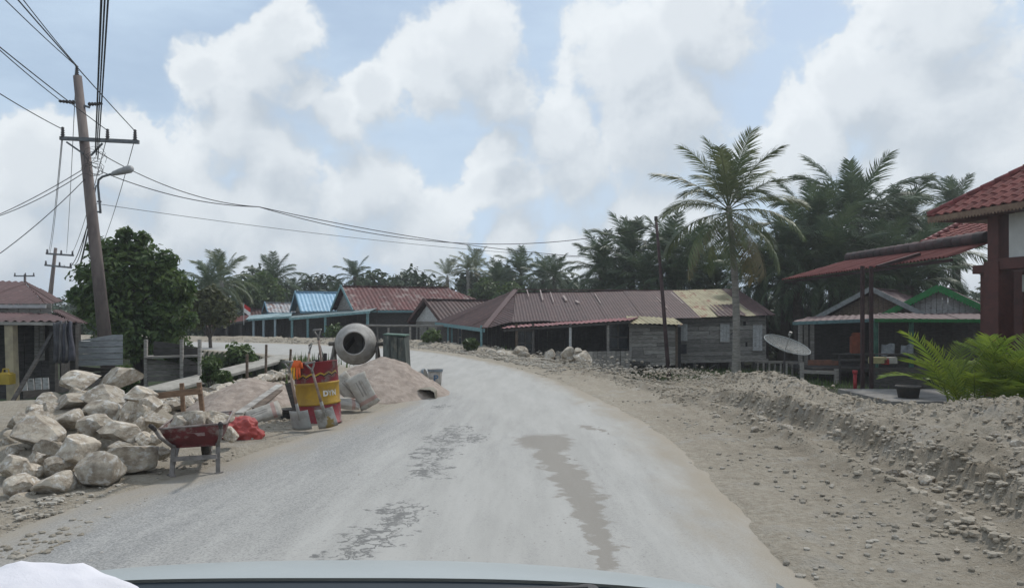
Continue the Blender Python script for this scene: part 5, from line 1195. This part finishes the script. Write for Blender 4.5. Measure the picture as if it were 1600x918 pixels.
# broadleaf trees
mango = leafmat('mango_leaf', (.055,.10,.03), (.12,.17,.05), .1, .35)
tb = at(215,600,26)
def blob(px, py, Yd, r_px): p = at(px,py,Yd)-tb; return (p.x,p.y,p.z,r_px*Yd/FPX)
tree('mango_tree', 'large dense leafy tree behind the leaning utility pole', (tb.x,tb.y,-.9), [(*Vector(blob(*b_)[:3])-Vector((0,0,-.9-tb.z)),blob(*b_)[3]) for b_ in
  [(205,430,26,52),(175,395,26,32),(210,390,26.3,30),(240,415,26,36),(160,440,25.5,42),(265,445,26,34),(250,490,26,42),(185,490,25.5,46),(150,470,25.5,30),(215,530,25.5,42),(260,525,26,32),(280,470,26.5,24),(135,425,26,16),(170,535,25.5,28),(122,462,26,16),(195,366,26,14),(222,372,26,13),(262,408,26,16),(292,450,26,14),(150,385,26,13),(297,500,26,15),(130,490,26,15)]], 10000, .115, mango, 4, .2)
olive = leafmat('olive_leaf', (.075,.085,.03), (.11,.12,.045), .1, .3)
t2 = at(330,520,36)
tree('small_tree', 'small olive-green tree right of the large leafy tree', (t2.x,t2.y,-.9), [(*(at(*b_[:3])-Vector((t2.x,t2.y,-.9))),b_[3]*36/FPX) for b_ in [(325,478,36,28),(345,490,36,24),(305,490,36,26),(330,462,36,18),(312,470,36,18),(350,475,36,14)]], 4200, .12, olive, 6, .09)
for i, (px,py,Yd,rp,lb,m_) in enumerate([(410,452,62,28,'dark round-topped tree left of the oil palm row',mango),(390,462,60,20,'small dark tree beside the round-topped one',mango),(800,462,58,22,'dark leafy tree just above the long roof ridge',mango),(760,456,60,22,'dark leafy tree in the gap left of the long roof',mango)]):
    p = at(px,py,Yd); s = Yd/FPX
    tree('broadleaf_tree', lb, (p.x,p.y,-1), [(0,0,p.z+1,rp*s),(rp*s*.7,0,p.z+.6,rp*s*.7),(-rp*s*.7,0,p.z+.6,rp*s*.7),(0,.3,p.z+1+rp*s*.5,rp*s*.6)], 2600, .17, m_, 20+i, .12)
# shrubs near the houses and the low ground
for i, (px,py,Yd,rp,lb) in enumerate([(525,520,43,16,'dark leafy bush by the porch posts behind the mixer'),(330,570,19,14,'light green bush beside the footpath on the left'),(350,588,17,9,'spiky low plant beside the footpath'),(735,552,32,9,'green weed clump at the edge of the long house berm'),(675,528,37,12,'thin bush before the small brown-roofed house'),(195,585,21,16,'dark bush at the foot of the large tree'),(375,555,27,22,'dark tangled bush under the road edge on the left'),(285,555,27,24,'dark undergrowth bush right of the large tree')]):
    p = at(px,py,Yd); s = Yd/FPX*rp; z0 = hz(p.x,p.y); t = thing('bush', (p.x,p.y,z0), lb, 'bush')
    hh = max(.3, p.z-z0)
    V, F = leaf_crown([(0,0,hh,s),(s*.6,0,hh*.8,s*.7),(-s*.6,.1,hh*.75,s*.7),(0,0,hh*.45,s*.8)], 1100, .07 if Yd < 25 else .11, 60+i)
    MB().add(V,F).build('foliage', leafmat('bush_leaf_light', (.09,.13,.04),(.06,.10,.03)) if i in (1,2,3) else mango, t)
    for k in range(4): MB().tube([(0,0,-.1),(s*.5*math.cos(k*1.6),s*.5*math.sin(k*1.6),hh)], [.03,.01], 5).build('stem', MATS['tree_bark'], t)
# far wood
r_ = np.random.default_rng(3); bl = []
for x in np.arange(-75, 75, 2.4):
    for yy in (78, 84): bl.append((x+r_.uniform(-1,1), yy+r_.uniform(-2,2), r_.uniform(.2,3.6)*(.55+.45*math.sin(x*.21)**2), r_.uniform(1.5,2.6)))
for x in np.arange(5, 32, 1.7):
    for yy in (44,48): bl.append((x+r_.uniform(-.6,.6), yy+r_.uniform(-1,1), r_.uniform(-.2,1.2), r_.uniform(1.3,2.0)))
for x in np.arange(-60, -22, 2.2): bl.append((x, 58+r_.uniform(-2,2), r_.uniform(-.2,.8), r_.uniform(1.4,2.0)))
for x in np.arange(-36, 8, 1.1): bl.append((x+r_.uniform(-.7,.7), 70+r_.uniform(-3,3), r_.uniform(1.8,4.9), r_.uniform(1.1,2.0)))
V, F = leaf_crown(bl, 80000, .30, 9)
o = MB().add(V, F).build('wood', leafmat('wood_leaf', (.04,.065,.032), (.07,.10,.05), .0, .2), None); tag(o, 'dark mass of undergrowth and far trees behind the village', 'wood', kind='stuff')
# weeds
def weeds(label, pts, n, h, seed):
    r = np.random.default_rng(seed); P_ = np.array(pts)[r.integers(0, len(pts), n)]; xy = P_[:,:2]+r.normal(size=(n,2))*P_[:,2:3]; z = H(xy[:,0],xy[:,1])[0]
    a = r.random(n)*6.28; hh = h*(.5+r.random(n)); wv = .012+.02*r.random(n); dx, dy = np.cos(a), np.sin(a); ln = (r.random(n)-.3)*.5*hh
    V = np.stack([np.stack([xy[:,0]-dy*wv, xy[:,1]+dx*wv, z-.02],-1), np.stack([xy[:,0]+dy*wv, xy[:,1]-dx*wv, z-.02],-1), np.stack([xy[:,0]+dx*ln, xy[:,1]+dy*ln, z+hh],-1)],1).reshape(-1,3)
    me = bpy.data.meshes.new('weeds'); me.from_pydata(V.tolist(), [], np.arange(n*3).reshape(-1,3).tolist()); me.update()
    return tag(mkobj('grass', me, leafmat('grass_leaf', (.09,.14,.035), (.06,.10,.03), 0, .3)), label, 'grass', kind='stuff')
weeds('green grass under and before the stilts of the long house', [(x, 33, 1.1) for x in np.arange(2,13,1)]+[(x,28,.8) for x in (7,9,11)], 4000, .2, 3)
weeds('weeds on the low ground left of the stone wall', [(-8,16,1),(-9,20,1.5),(-7.5,23,1),(-10,13,1.4)], 5000, .3, 4)
# ------------------------------------------------------------------ utility poles
ins = mat('insulator_brown', (.07,.06,.06), (.05,.045,.045), rough=.4, bump=0)
def insulator(t, p, up=(0,0,1), h=.34, r_=.075):
    up = Vector(up).normalized(); pts = []; rs = []
    for i in range(11): pts.append(Vector(p)+up*h*i/10); rs.append(r_*(1.0 if i % 2 else .55)*(1-.035*i))
    MB().tube(pts, rs, 10).build('insulator', ins, t, True)
YP = 23.4; UP = thing('utility_pole', (at(168,575,YP).x, YP, -.9), 'tall leaning utility pole with crossarm, insulators and lamp bracket', 'utility pole'); o0 = UP.location.copy()
u_ = lambda px,py,Yd=YP: at(px,py,Yd)-o0
MB().tube([u_(173,590)+Vector((0,0,-.5)), u_(121,119)], [.21,.12], 14).build('shaft', mat('pole_concrete', (.20,.165,.15), (.13,.105,.10), 4, .85, .2, stretch=(1,1,.3)), UP, True)
gal = mat('galvanised', (.16,.17,.18), (.11,.115,.12), rough=.6, bump=0)
MB().beam(u_(94,216,23.2), u_(217,222,23.2), .09,.11).build('crossarm', gal, UP)
MB().beam(u_(104,222,23.2), u_(130,240,23.25), .04,.05).build('brace', gal, UP); MB().beam(u_(160,224,23.2), u_(142,243,23.25), .04,.05).build('brace', gal, UP)
for p in ((98,216),(168,219),(211,220)): insulator(UP, u_(p[0],p[1],23.2))
insulator(UP, u_(120,118), h=.3)
for (a, b_) in (((117,160),(92,158)),((138,163),(160,162))): insulator(UP, u_(*a), u_(*b_)-u_(*a), (u_(*b_)-u_(*a)).length, .075)
MB().beam(u_(116,160), u_(140,168), .06,.06).build('bracket', gal, UP)
ar_ = MB().tube([u_(157,333,23.1),u_(156,320,23.1),u_(153,290,23.1),u_(154,281,23.05),u_(160,276,23.0),u_(180,270,22.9)], .035, 8).build('lamp_arm', gal, UP, True)
d0_, d1_ = u_(174,272,22.9), u_(207,263,22.7); lv = (d1_-d0_)
MB().tube([d0_+lv*q_ for q_ in (0,.1,.45,.85,.97,1)], [.03,.07,.10,.12,.09,.01], 12).build('lamp_head', mat('lamp_grey', (.38,.38,.38), rough=.5, bump=0), UP, True)
MB().beam(u_(152,315,23.2), u_(158,315,23.1), .03,.05).beam(u_(152,331,23.2), u_(158,331,23.1), .03,.05).build('clamp', gal, UP)
# tangle of service wires at the lamp height
r = random.Random(2); mb = MB()
for k in range(16):
    c_ = u_(145+r.uniform(-4,6), 250+r.uniform(-18,28), 23.15); a = r.uniform(0,6.28); rad = r.uniform(.08,.34)
    mb.tube([c_+Vector((rad*math.cos(a+i*.8), .1*math.sin(i), rad*.8*math.sin(a+i*.8)*1.0)) for i in range(r.randint(3,7))], .007, 4, False)
tg = mb.build('wire_tangle', mat('cable_black', (.03,.032,.035), rough=.6, bump=0), UP); tg['kind'] = 'stuff'
def pole2(px, y0, y1, Yd, lean, arms, label):
    t = thing('utility_pole', at(px,y0,Yd), label, 'utility pole'); oo = t.location.copy()
    MB().tube([Vector((0,0,-1)), at(px+lean,y1,Yd)-oo], [.17,.1], 8).build('shaft', MATS['pole_concrete'], t, True)
    for (xa, xb, yy, dy) in arms:
        MB().beam(at(xa,yy,Yd-.2)-oo, at(xb,yy+dy,Yd-.2)-oo, .1,.12).build('crossarm', gal, t)
        for q_ in (.04,.55,.96): insulator(t, (at(xa,yy,Yd-.2)-oo).lerp(at(xb,yy+dy,Yd-.2)-oo,q_), h=.3, r_=.09)
pole2(75,470,387,52,12,[(72,115,396,3),(70,112,414,4)],'distant leaning utility pole with two crossarms above the left roof')
pole2(39,470,428,72,0,[(22,54,431,0)],'farthest utility pole, just a crossarm above the left roof')
# cables
cab = MATS['cable_black']
def cable(label, a, b_, sag, r_=.012, n=24, via=None):
    a, b_ = Vector(a), Vector(b_); pts = []
    for i in range(n+1):
        q_ = i/n; p = a.lerp(b_, q_); p.z -= sag*4*q_*(1-q_); pts.append(p)
    o = MB().tube([p-a for p in pts], r_, 5, False).build('power_cable', cab, None); o.location = a; return tag(o, label, 'cable')
def ext(a, px, py, z, t_): # continue the line from a through the sky point (px,py) at height z
    a = Vector(a); Yd = (z-CAMH)*FPX/(HZ-py) if py < HZ else 5; b_ = at(px,py,Yd); return a+(b_-a)*t_
top = lambda px,py: at(px,py,YP)
for (p0, p1, dz, lb) in [((98,202),(0,140),0,'cable from the left end of the crossarm towards the upper left'),((168,204),(0,66),0,'cable from the middle of the crossarm towards the upper left'),((211,205),(36,0),0,'cable from the right end of the crossarm to the top edge'),((120,104),(15,0),0,'cable from the pole top to the upper left corner'),((94,157),(0,72),0,'cable from the left bracket insulator'),((121,104),(40,-2),0,'second cable from the pole top to the picture top')]:
    a = top(*p0); cable(lb, a, ext(a, p1[0], p1[1], a.z-.25, 2.0), .1, .013)
for k in range(3):
    a = top(149+k*2,236+k*6); cable('bundled service cable rising from the pole to the top edge, %s' % ('left strand','middle strand','right strand')[k], a, ext(a, 158+k*5, 0, a.z+.2, 2.2), .15, .016 if k else .02)
J = at(404,323,26.5)
cable('upper service cable from the pole to the splice over the houses', top(152,237), J, .35, .014); cable('lower service cable from the pole to the splice over the houses', top(158,268), J, .25, .014)
cable('service cable from the splice down to the long house roof', J, at(916,401,33), .25, .014, 30); cable('service cable from the splice across to the iron pole', J, at(1026,352,30.6), 1.0, .013, 30)
cable('thin slack wire from the pole to the long house roof', top(150,318), at(905,402,34), .2, .008, 30)
cable('cable from the pole down to the left picture edge, upper one', top(140,258), ext(top(140,258), 0, 328, 5.0, 1.5), .15, .012); cable('cable beside the upper left-going one', top(140,264), ext(top(140,264), 0, 326, 5.0, 1.5), .25, .012); cable('cable sagging from the pole to the left picture edge, lowest one', top(140,272), at(-60,436,20), .2, .012)
for k, (p0, p1) in enumerate([((97,210),(76,394)),((99,205),(78,396)),((119,108),(104,395)),((168,210),(110,400)),((212,212),(160,345)),((146,300),(112,410)),((148,310),(100,414)),((145,320),(108,436)),((150,290),(114,432))]):
    e = at(p1[0],p1[1],52) if k != 4 else at(150,400,52)
    cable('cable running from the near pole to the distant pole, strand %s' % ('far left','beside the far left','from the pole top','from the arm middle','from the arm right end','of the upper bundle','of the middle bundle','of the lowest bundle','of the bundle edge')[k], top(*p0), e, .5 if k < 5 else .9, .012 if k < 5 else .018)
# iron pole right
o0 = at(1046,585,29.5); t = thing('iron_pole', o0, 'thin rusty iron pole leaning before the long house', 'pole')
MB().tube([Vector((0,0,-.4)), at(1036,470,29.9)-o0, at(1030,400,30.2)-o0, at(1025,341,30.6)-o0], [.085,.075,.06,.055], 10).build('shaft', mat('rusty_iron', (.075,.045,.045), (.05,.032,.033), 5, .8), t, True)
MB().tube([at(1025,345,30.6)-o0, at(1025,338,30.6)-o0], .07, 10).build('cap', METAL_DARK(), t, True)
# ------------------------------------------------------------------ left house
LH = thing('left_house', at(60,620,17.5), 'porch house with dark maroon two-tier roof at the left edge', 'house'); o0 = LH.location.copy()
l_ = lambda px,py,Yd: at(px,py,Yd)-o0
mr = mat('maroon_roof', (.105,.062,.062), (.08,.05,.05), 3, .75, .2, rnd=.15, c3=(.14,.09,.085), s3=3)
corrugated(LH, [l_(-160,477,16.5), l_(72,477,16.9), l_(38,440,19.5), l_(-160,440,19.5)], mr, .8, .16, .02, .01)
corrugated(LH, [l_(72,477,16.9), l_(98,470,22), l_(38,440,19.5)], mr, .8, .16, .02, .01)
corrugated(LH, [l_(-160,500,14.9), l_(112,503,15.3), l_(80,490,16.8), l_(-160,488,16.8)], mr, .8, .16, .018, .01)
corrugated(LH, [l_(112,503,15.3), l_(137,505,20.5), l_(98,478,21.5), l_(80,490,16.8)], mr, .8, .16, .018, .01)
MB().beam(l_(-160,478.5,16.4), l_(72,478.5,16.8), .03,.07).build('fascia', mat('fascia_white', (.45,.45,.45), rough=.8, bump=0), LH)
MB().beam(l_(-160,503,14.85), l_(112,506,15.25), .03,.06).build('fascia', WOOD_GREY(), LH)
boards(LH, [l_(-160,493,16.9), l_(82,493,16.9), l_(82,474,16.9), l_(-160,474,16.9)], WOOD_GREY(), .25, .03, .01, True, 'clerestory_wall', (0,-1,0))
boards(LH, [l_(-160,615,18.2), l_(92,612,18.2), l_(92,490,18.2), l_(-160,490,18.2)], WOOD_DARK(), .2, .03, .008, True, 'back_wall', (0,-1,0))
boards(LH, [l_(92,612,18.2), l_(125,600,21.5), l_(125,500,21.5), l_(92,492,18.2)], WOOD_DARK(), .2, .03, .008, True, 'side_wall', (1,0,0))
cream = mat('cream_post', (.42,.36,.24), (.30,.26,.19), 4, .8)
MB().beam(l_(21,610,15.2)+Vector((0,0,-.3)), l_(17,508,15.2), .16,.16).build('post', cream, LH)
for px in (84,116): MB().beam(l_(px,605,15.4)+Vector((0,0,-.3)), l_(px,508,15.4), .11,.11).build('post', WOOD_DARK(), LH)
boards(LH, [l_(33,610,15.5), l_(78,607,15.5), l_(78,592-3,15.5), l_(33,592,15.5)], WOOD_PALE(), .14, .025, .02, False, 'picket', (0,-1,0), .01)
MB().box(l_(-20,606,17), (3.5,3,.15)).build('porch_floor', WOOD_DARK(), LH)
for px in (58,66): MB().box(l_(px,533,18.1), (.10,.05,.9)).build('door_frame', WOOD_GREY(), LH)
MB().beam(l_(12,640,13.5), l_(82,520,15.2), .06,.05).build('leaning_pole', WOOD_DARK(), LH)
for k, (px, c_) in enumerate(((90,(.12,.12,.13)),(99,(.2,.19,.19)),(106,(.1,.1,.12)))):
    V = []
    for i in range(7):
        for j in range(7): V.append((-.10+.2*i/6*(1-.1*math.sin(j)), .05*math.sin(i*1.7+k+j*.3), -.78*j/6-.03*math.sin(i)))
    o = MB().add(V, [(i*7+j,(i+1)*7+j,(i+1)*7+j+1,i*7+j+1) for i in range(6) for j in range(6)]).build('laundry', mat('laundry%d'%k, c_, tuple(x*.6 for x in c_), 5, .9), None, True); o.location = at(px,503,15.1); o.modifiers.new('s','SOLIDIFY').thickness = .01
    tag(o, ('dark garment hanging at the left porch corner','grey trousers hanging in the middle of the porch laundry','dark trousers hanging rightmost on the left porch')[k], 'laundry')
o = MB().box((0,0,.1),(.26,.2,.2)).box((0,0,.21),(.2,.16,.03)).tube([(-.06,0,.22),(-.05,0,.29),(.05,0,.29),(.06,0,.22)], .018, 6).build('jerry_can', mat('yellow_plastic', (.42,.30,.05), rough=.5, bump=0), None); bevel(o,.012,1); o.location = at(9,600,14.6); tag(o, 'yellow jerry can on the left house porch', 'jerry can')
t = thing('plank_screen', at(155,575,20), 'pale horizontal board wall between the left house and the pole', 'wall')
boards(t, [at(118,572,20)-t.location, at(192,570,20.5)-t.location, at(192,522,20.5)-t.location, at(118,525,20)-t.location], mat('pale_blue_board', (.36,.38,.39), (.25,.26,.27), 4, .85, .2, rnd=.1, stretch=(1,1,6)), .17, .03, .012, False, 'board', (0,-1,0), .01, True)
boards(t, [at(112,606,20.3)-t.location, at(192,600,20.8)-t.location, at(192,570,20.8)-t.location, at(112,572,20.3)-t.location], WOOD_DARK(), .17, .03, .012, False, 'board', (0,-1,0), .01, True)
t = thing('plank_shed', at(265,600,24), 'low dark plank shed in the hollow right of the large tree', 'shed'); o0 = t.location.copy()
for (a, b_, lo, hi, m_) in ((228,284,596,560,WOOD_GREY()),(284,312,592,560,WOOD_DARK()),(240,310,556,533,WOOD_DARK())):
    boards(t, [at(a,lo,24)-o0, at(b_,lo-2,24.5)-o0, at(b_,hi,24.5)-o0, at(a,hi,24)-o0], m_, .2, .03, .01, False, 'board', (0,-1,0), .01, True)
for px in (228,284,312): MB().beam(at(px,605,24)-o0, at(px,530,24)-o0, .09,.09).build('post', WOOD_GREY(), t)
MB().add([p-o0 for p in (at(225,560,23.8),at(315,557,24.2),at(318,553,27),at(228,554,27))]+[p-o0+Vector((0,0,.06)) for p in (at(225,560,23.8),at(315,557,24.2),at(318,553,27),at(228,554,27))], [(3,2,1,0),(4,5,6,7),(0,1,5,4),(1,2,6,5),(2,3,7,6),(3,0,4,7)]).build('shelf_roof', WOOD_GREY(), t)
# ------------------------------------------------------------------ the car we sit in
CAR = thing('car', (-.36,1.2,0), 'pale grey car bonnet and dark cowl at the bottom edge', 'car')
cpaint = mat('car_paint', (.36,.39,.39), (.34,.37,.37), 3, .38, 0, spec=.4)
V = []; n = 28; mrow = 10
for j in range(mrow+1):
    v_ = j/mrow; y = .30+.42*v_
    for i in range(n+1):
        u = -1+2*i/n; x = u*1.0; z = 1.085-.105*v_**1.6-.085*abs(u)**3.2-.03*v_*u*u
        V.append((x, y-.06*u*u*v_, z))
bo = MB().add(V, [(j*(n+1)+i, j*(n+1)+i+1, (j+1)*(n+1)+i+1, (j+1)*(n+1)+i) for j in range(mrow) for i in range(n)]).build('bonnet', cpaint, CAR, True)
V = []
for j in range(9):
    for i in range(n+1):
        u = -1+2*i/n; b0 = Vector((u*1.0, .72-.06*u*u, 1.085-.105-.085*abs(u)**3.2-.03*u*u)); a = j/8
        V.append((b0.x, b0.y+.10*math.sin(a*1.4), b0.z-(b0.z-.28)*a**1.3))
MB().add(V, [(j*(n+1)+i, j*(n+1)+i+1, (j+1)*(n+1)+i+1, (j+1)*(n+1)+i) for j in range(8) for i in range(n)]).build('front_panel', cpaint, CAR, True)
for s in (-1,1):
    MB().add([(s*1.0,.30,1.0),(s*1.0,.66,.95),(s*1.0,.66,.3),(s*1.0,.30,.3),(s*1.01,-1,1.0),(s*1.01,-1,.3)], [(0,1,2,3),(4,0,3,5)]).build('wing', cpaint, CAR)
    wt = MB().lathe([(.15,-.08),(.26,-.09),(.29,-.05),(.29,.05),(.26,.09),(.15,.08)], 28, 'Y'); MB().add([(v[1]+s*.78, v[0]+.0, v[2]+.29) for v in wt.V], wt.F).build('wheel', mat('car_tyre', (.02,.02,.02), rough=.9, bump=0), CAR, True)
V = []
for j in range(4):
    for i in range(n+1):
        u = -1+2*i/n; V.append((u*.99, .302-.12*j, 1.078-.08*abs(u)**3.2-.022*math.sin(j/3*math.pi)+(.03 if j == 3 else 0)))
MB().add(V, [(j*(n+1)+i+1, j*(n+1)+i, (j+1)*(n+1)+i, (j+1)*(n+1)+i+1) for j in range(3) for i in range(n)]).build('cowl', mat('cowl_black', (.035,.045,.055), (.03,.04,.05), rough=.6, bump=0), CAR, True)
MB().tube([(.5,.22,1.07),(.5,.22,1.095)], .02, 10).build('wiper_pivot', METAL_DARK(), CAR); MB().tube([(.5,.22,1.09),(.0,.19,1.085),(-.25,.17,1.09)], .009, 6).build('wiper_arm', METAL_DARK(), CAR)
V = []
for i in range(n+1):
    u = -1+2*i/n; V += [(u*.97,-.06,1.10),(u*.97,-.45,1.12),(u*.97,-.55,.95)]
MB().add(V, [(3*i+k,3*i+3+k,3*i+4+k,3*i+1+k) for i in range(n) for k in range(2)]).build('dashboard', mat('dash_grey', (.05,.055,.06), rough=.8, bump=0), CAR)
# crumpled white cloth on the dashboard
bm = bmesh.new(); bmesh.ops.create_icosphere(bm, subdivisions=5, radius=1)
for v in bm.verts:
    p = v.co.copy(); a_ = mn.ridged_multi_fractal(p*1.1+Vector((1,7,3)), 1, 2, 3, .9, 2); k = 1+.12*(a_-1.1)
    v.co = Vector((p.x*.17*k, p.y*.12*k, max(p.z*.10*k,-.03)))
me = bpy.data.meshes.new('white_cloth'); bm.to_mesh(me); bm.free()
o = mkobj('white_cloth', me, mat('cloth_white', (.72,.71,.74), (.64,.63,.67), 6, .9, .2), None, True); o.location = (-.595,.92,1.20); tag(o, 'crumpled white cloth on the car dashboard at the lower left', 'cloth')

# ------------------------------------------------------------------ added haze volume, imitating the milky veil of the windscreen
hzm = bpy.data.materials.new('haze'); hzm.use_nodes = True; nt = hzm.node_tree; nt.nodes.clear(); N = NT(nt)
pv = N.n('ShaderNodeVolumePrincipled'); pv.inputs['Color'].default_value = (.93,.96,1,1); pv.inputs['Density'].default_value = .0010; pv.inputs['Anisotropy'].default_value = .35
N.put(N.n('ShaderNodeOutputMaterial').inputs['Volume'], pv.outputs[0])
hb_ = MB().box((0,600,8),(2200,1600,22)).build('haze', hzm, None); tag(hb_, 'thin haze added over the village, imitating windscreen glare', 'haze', kind='stuff')
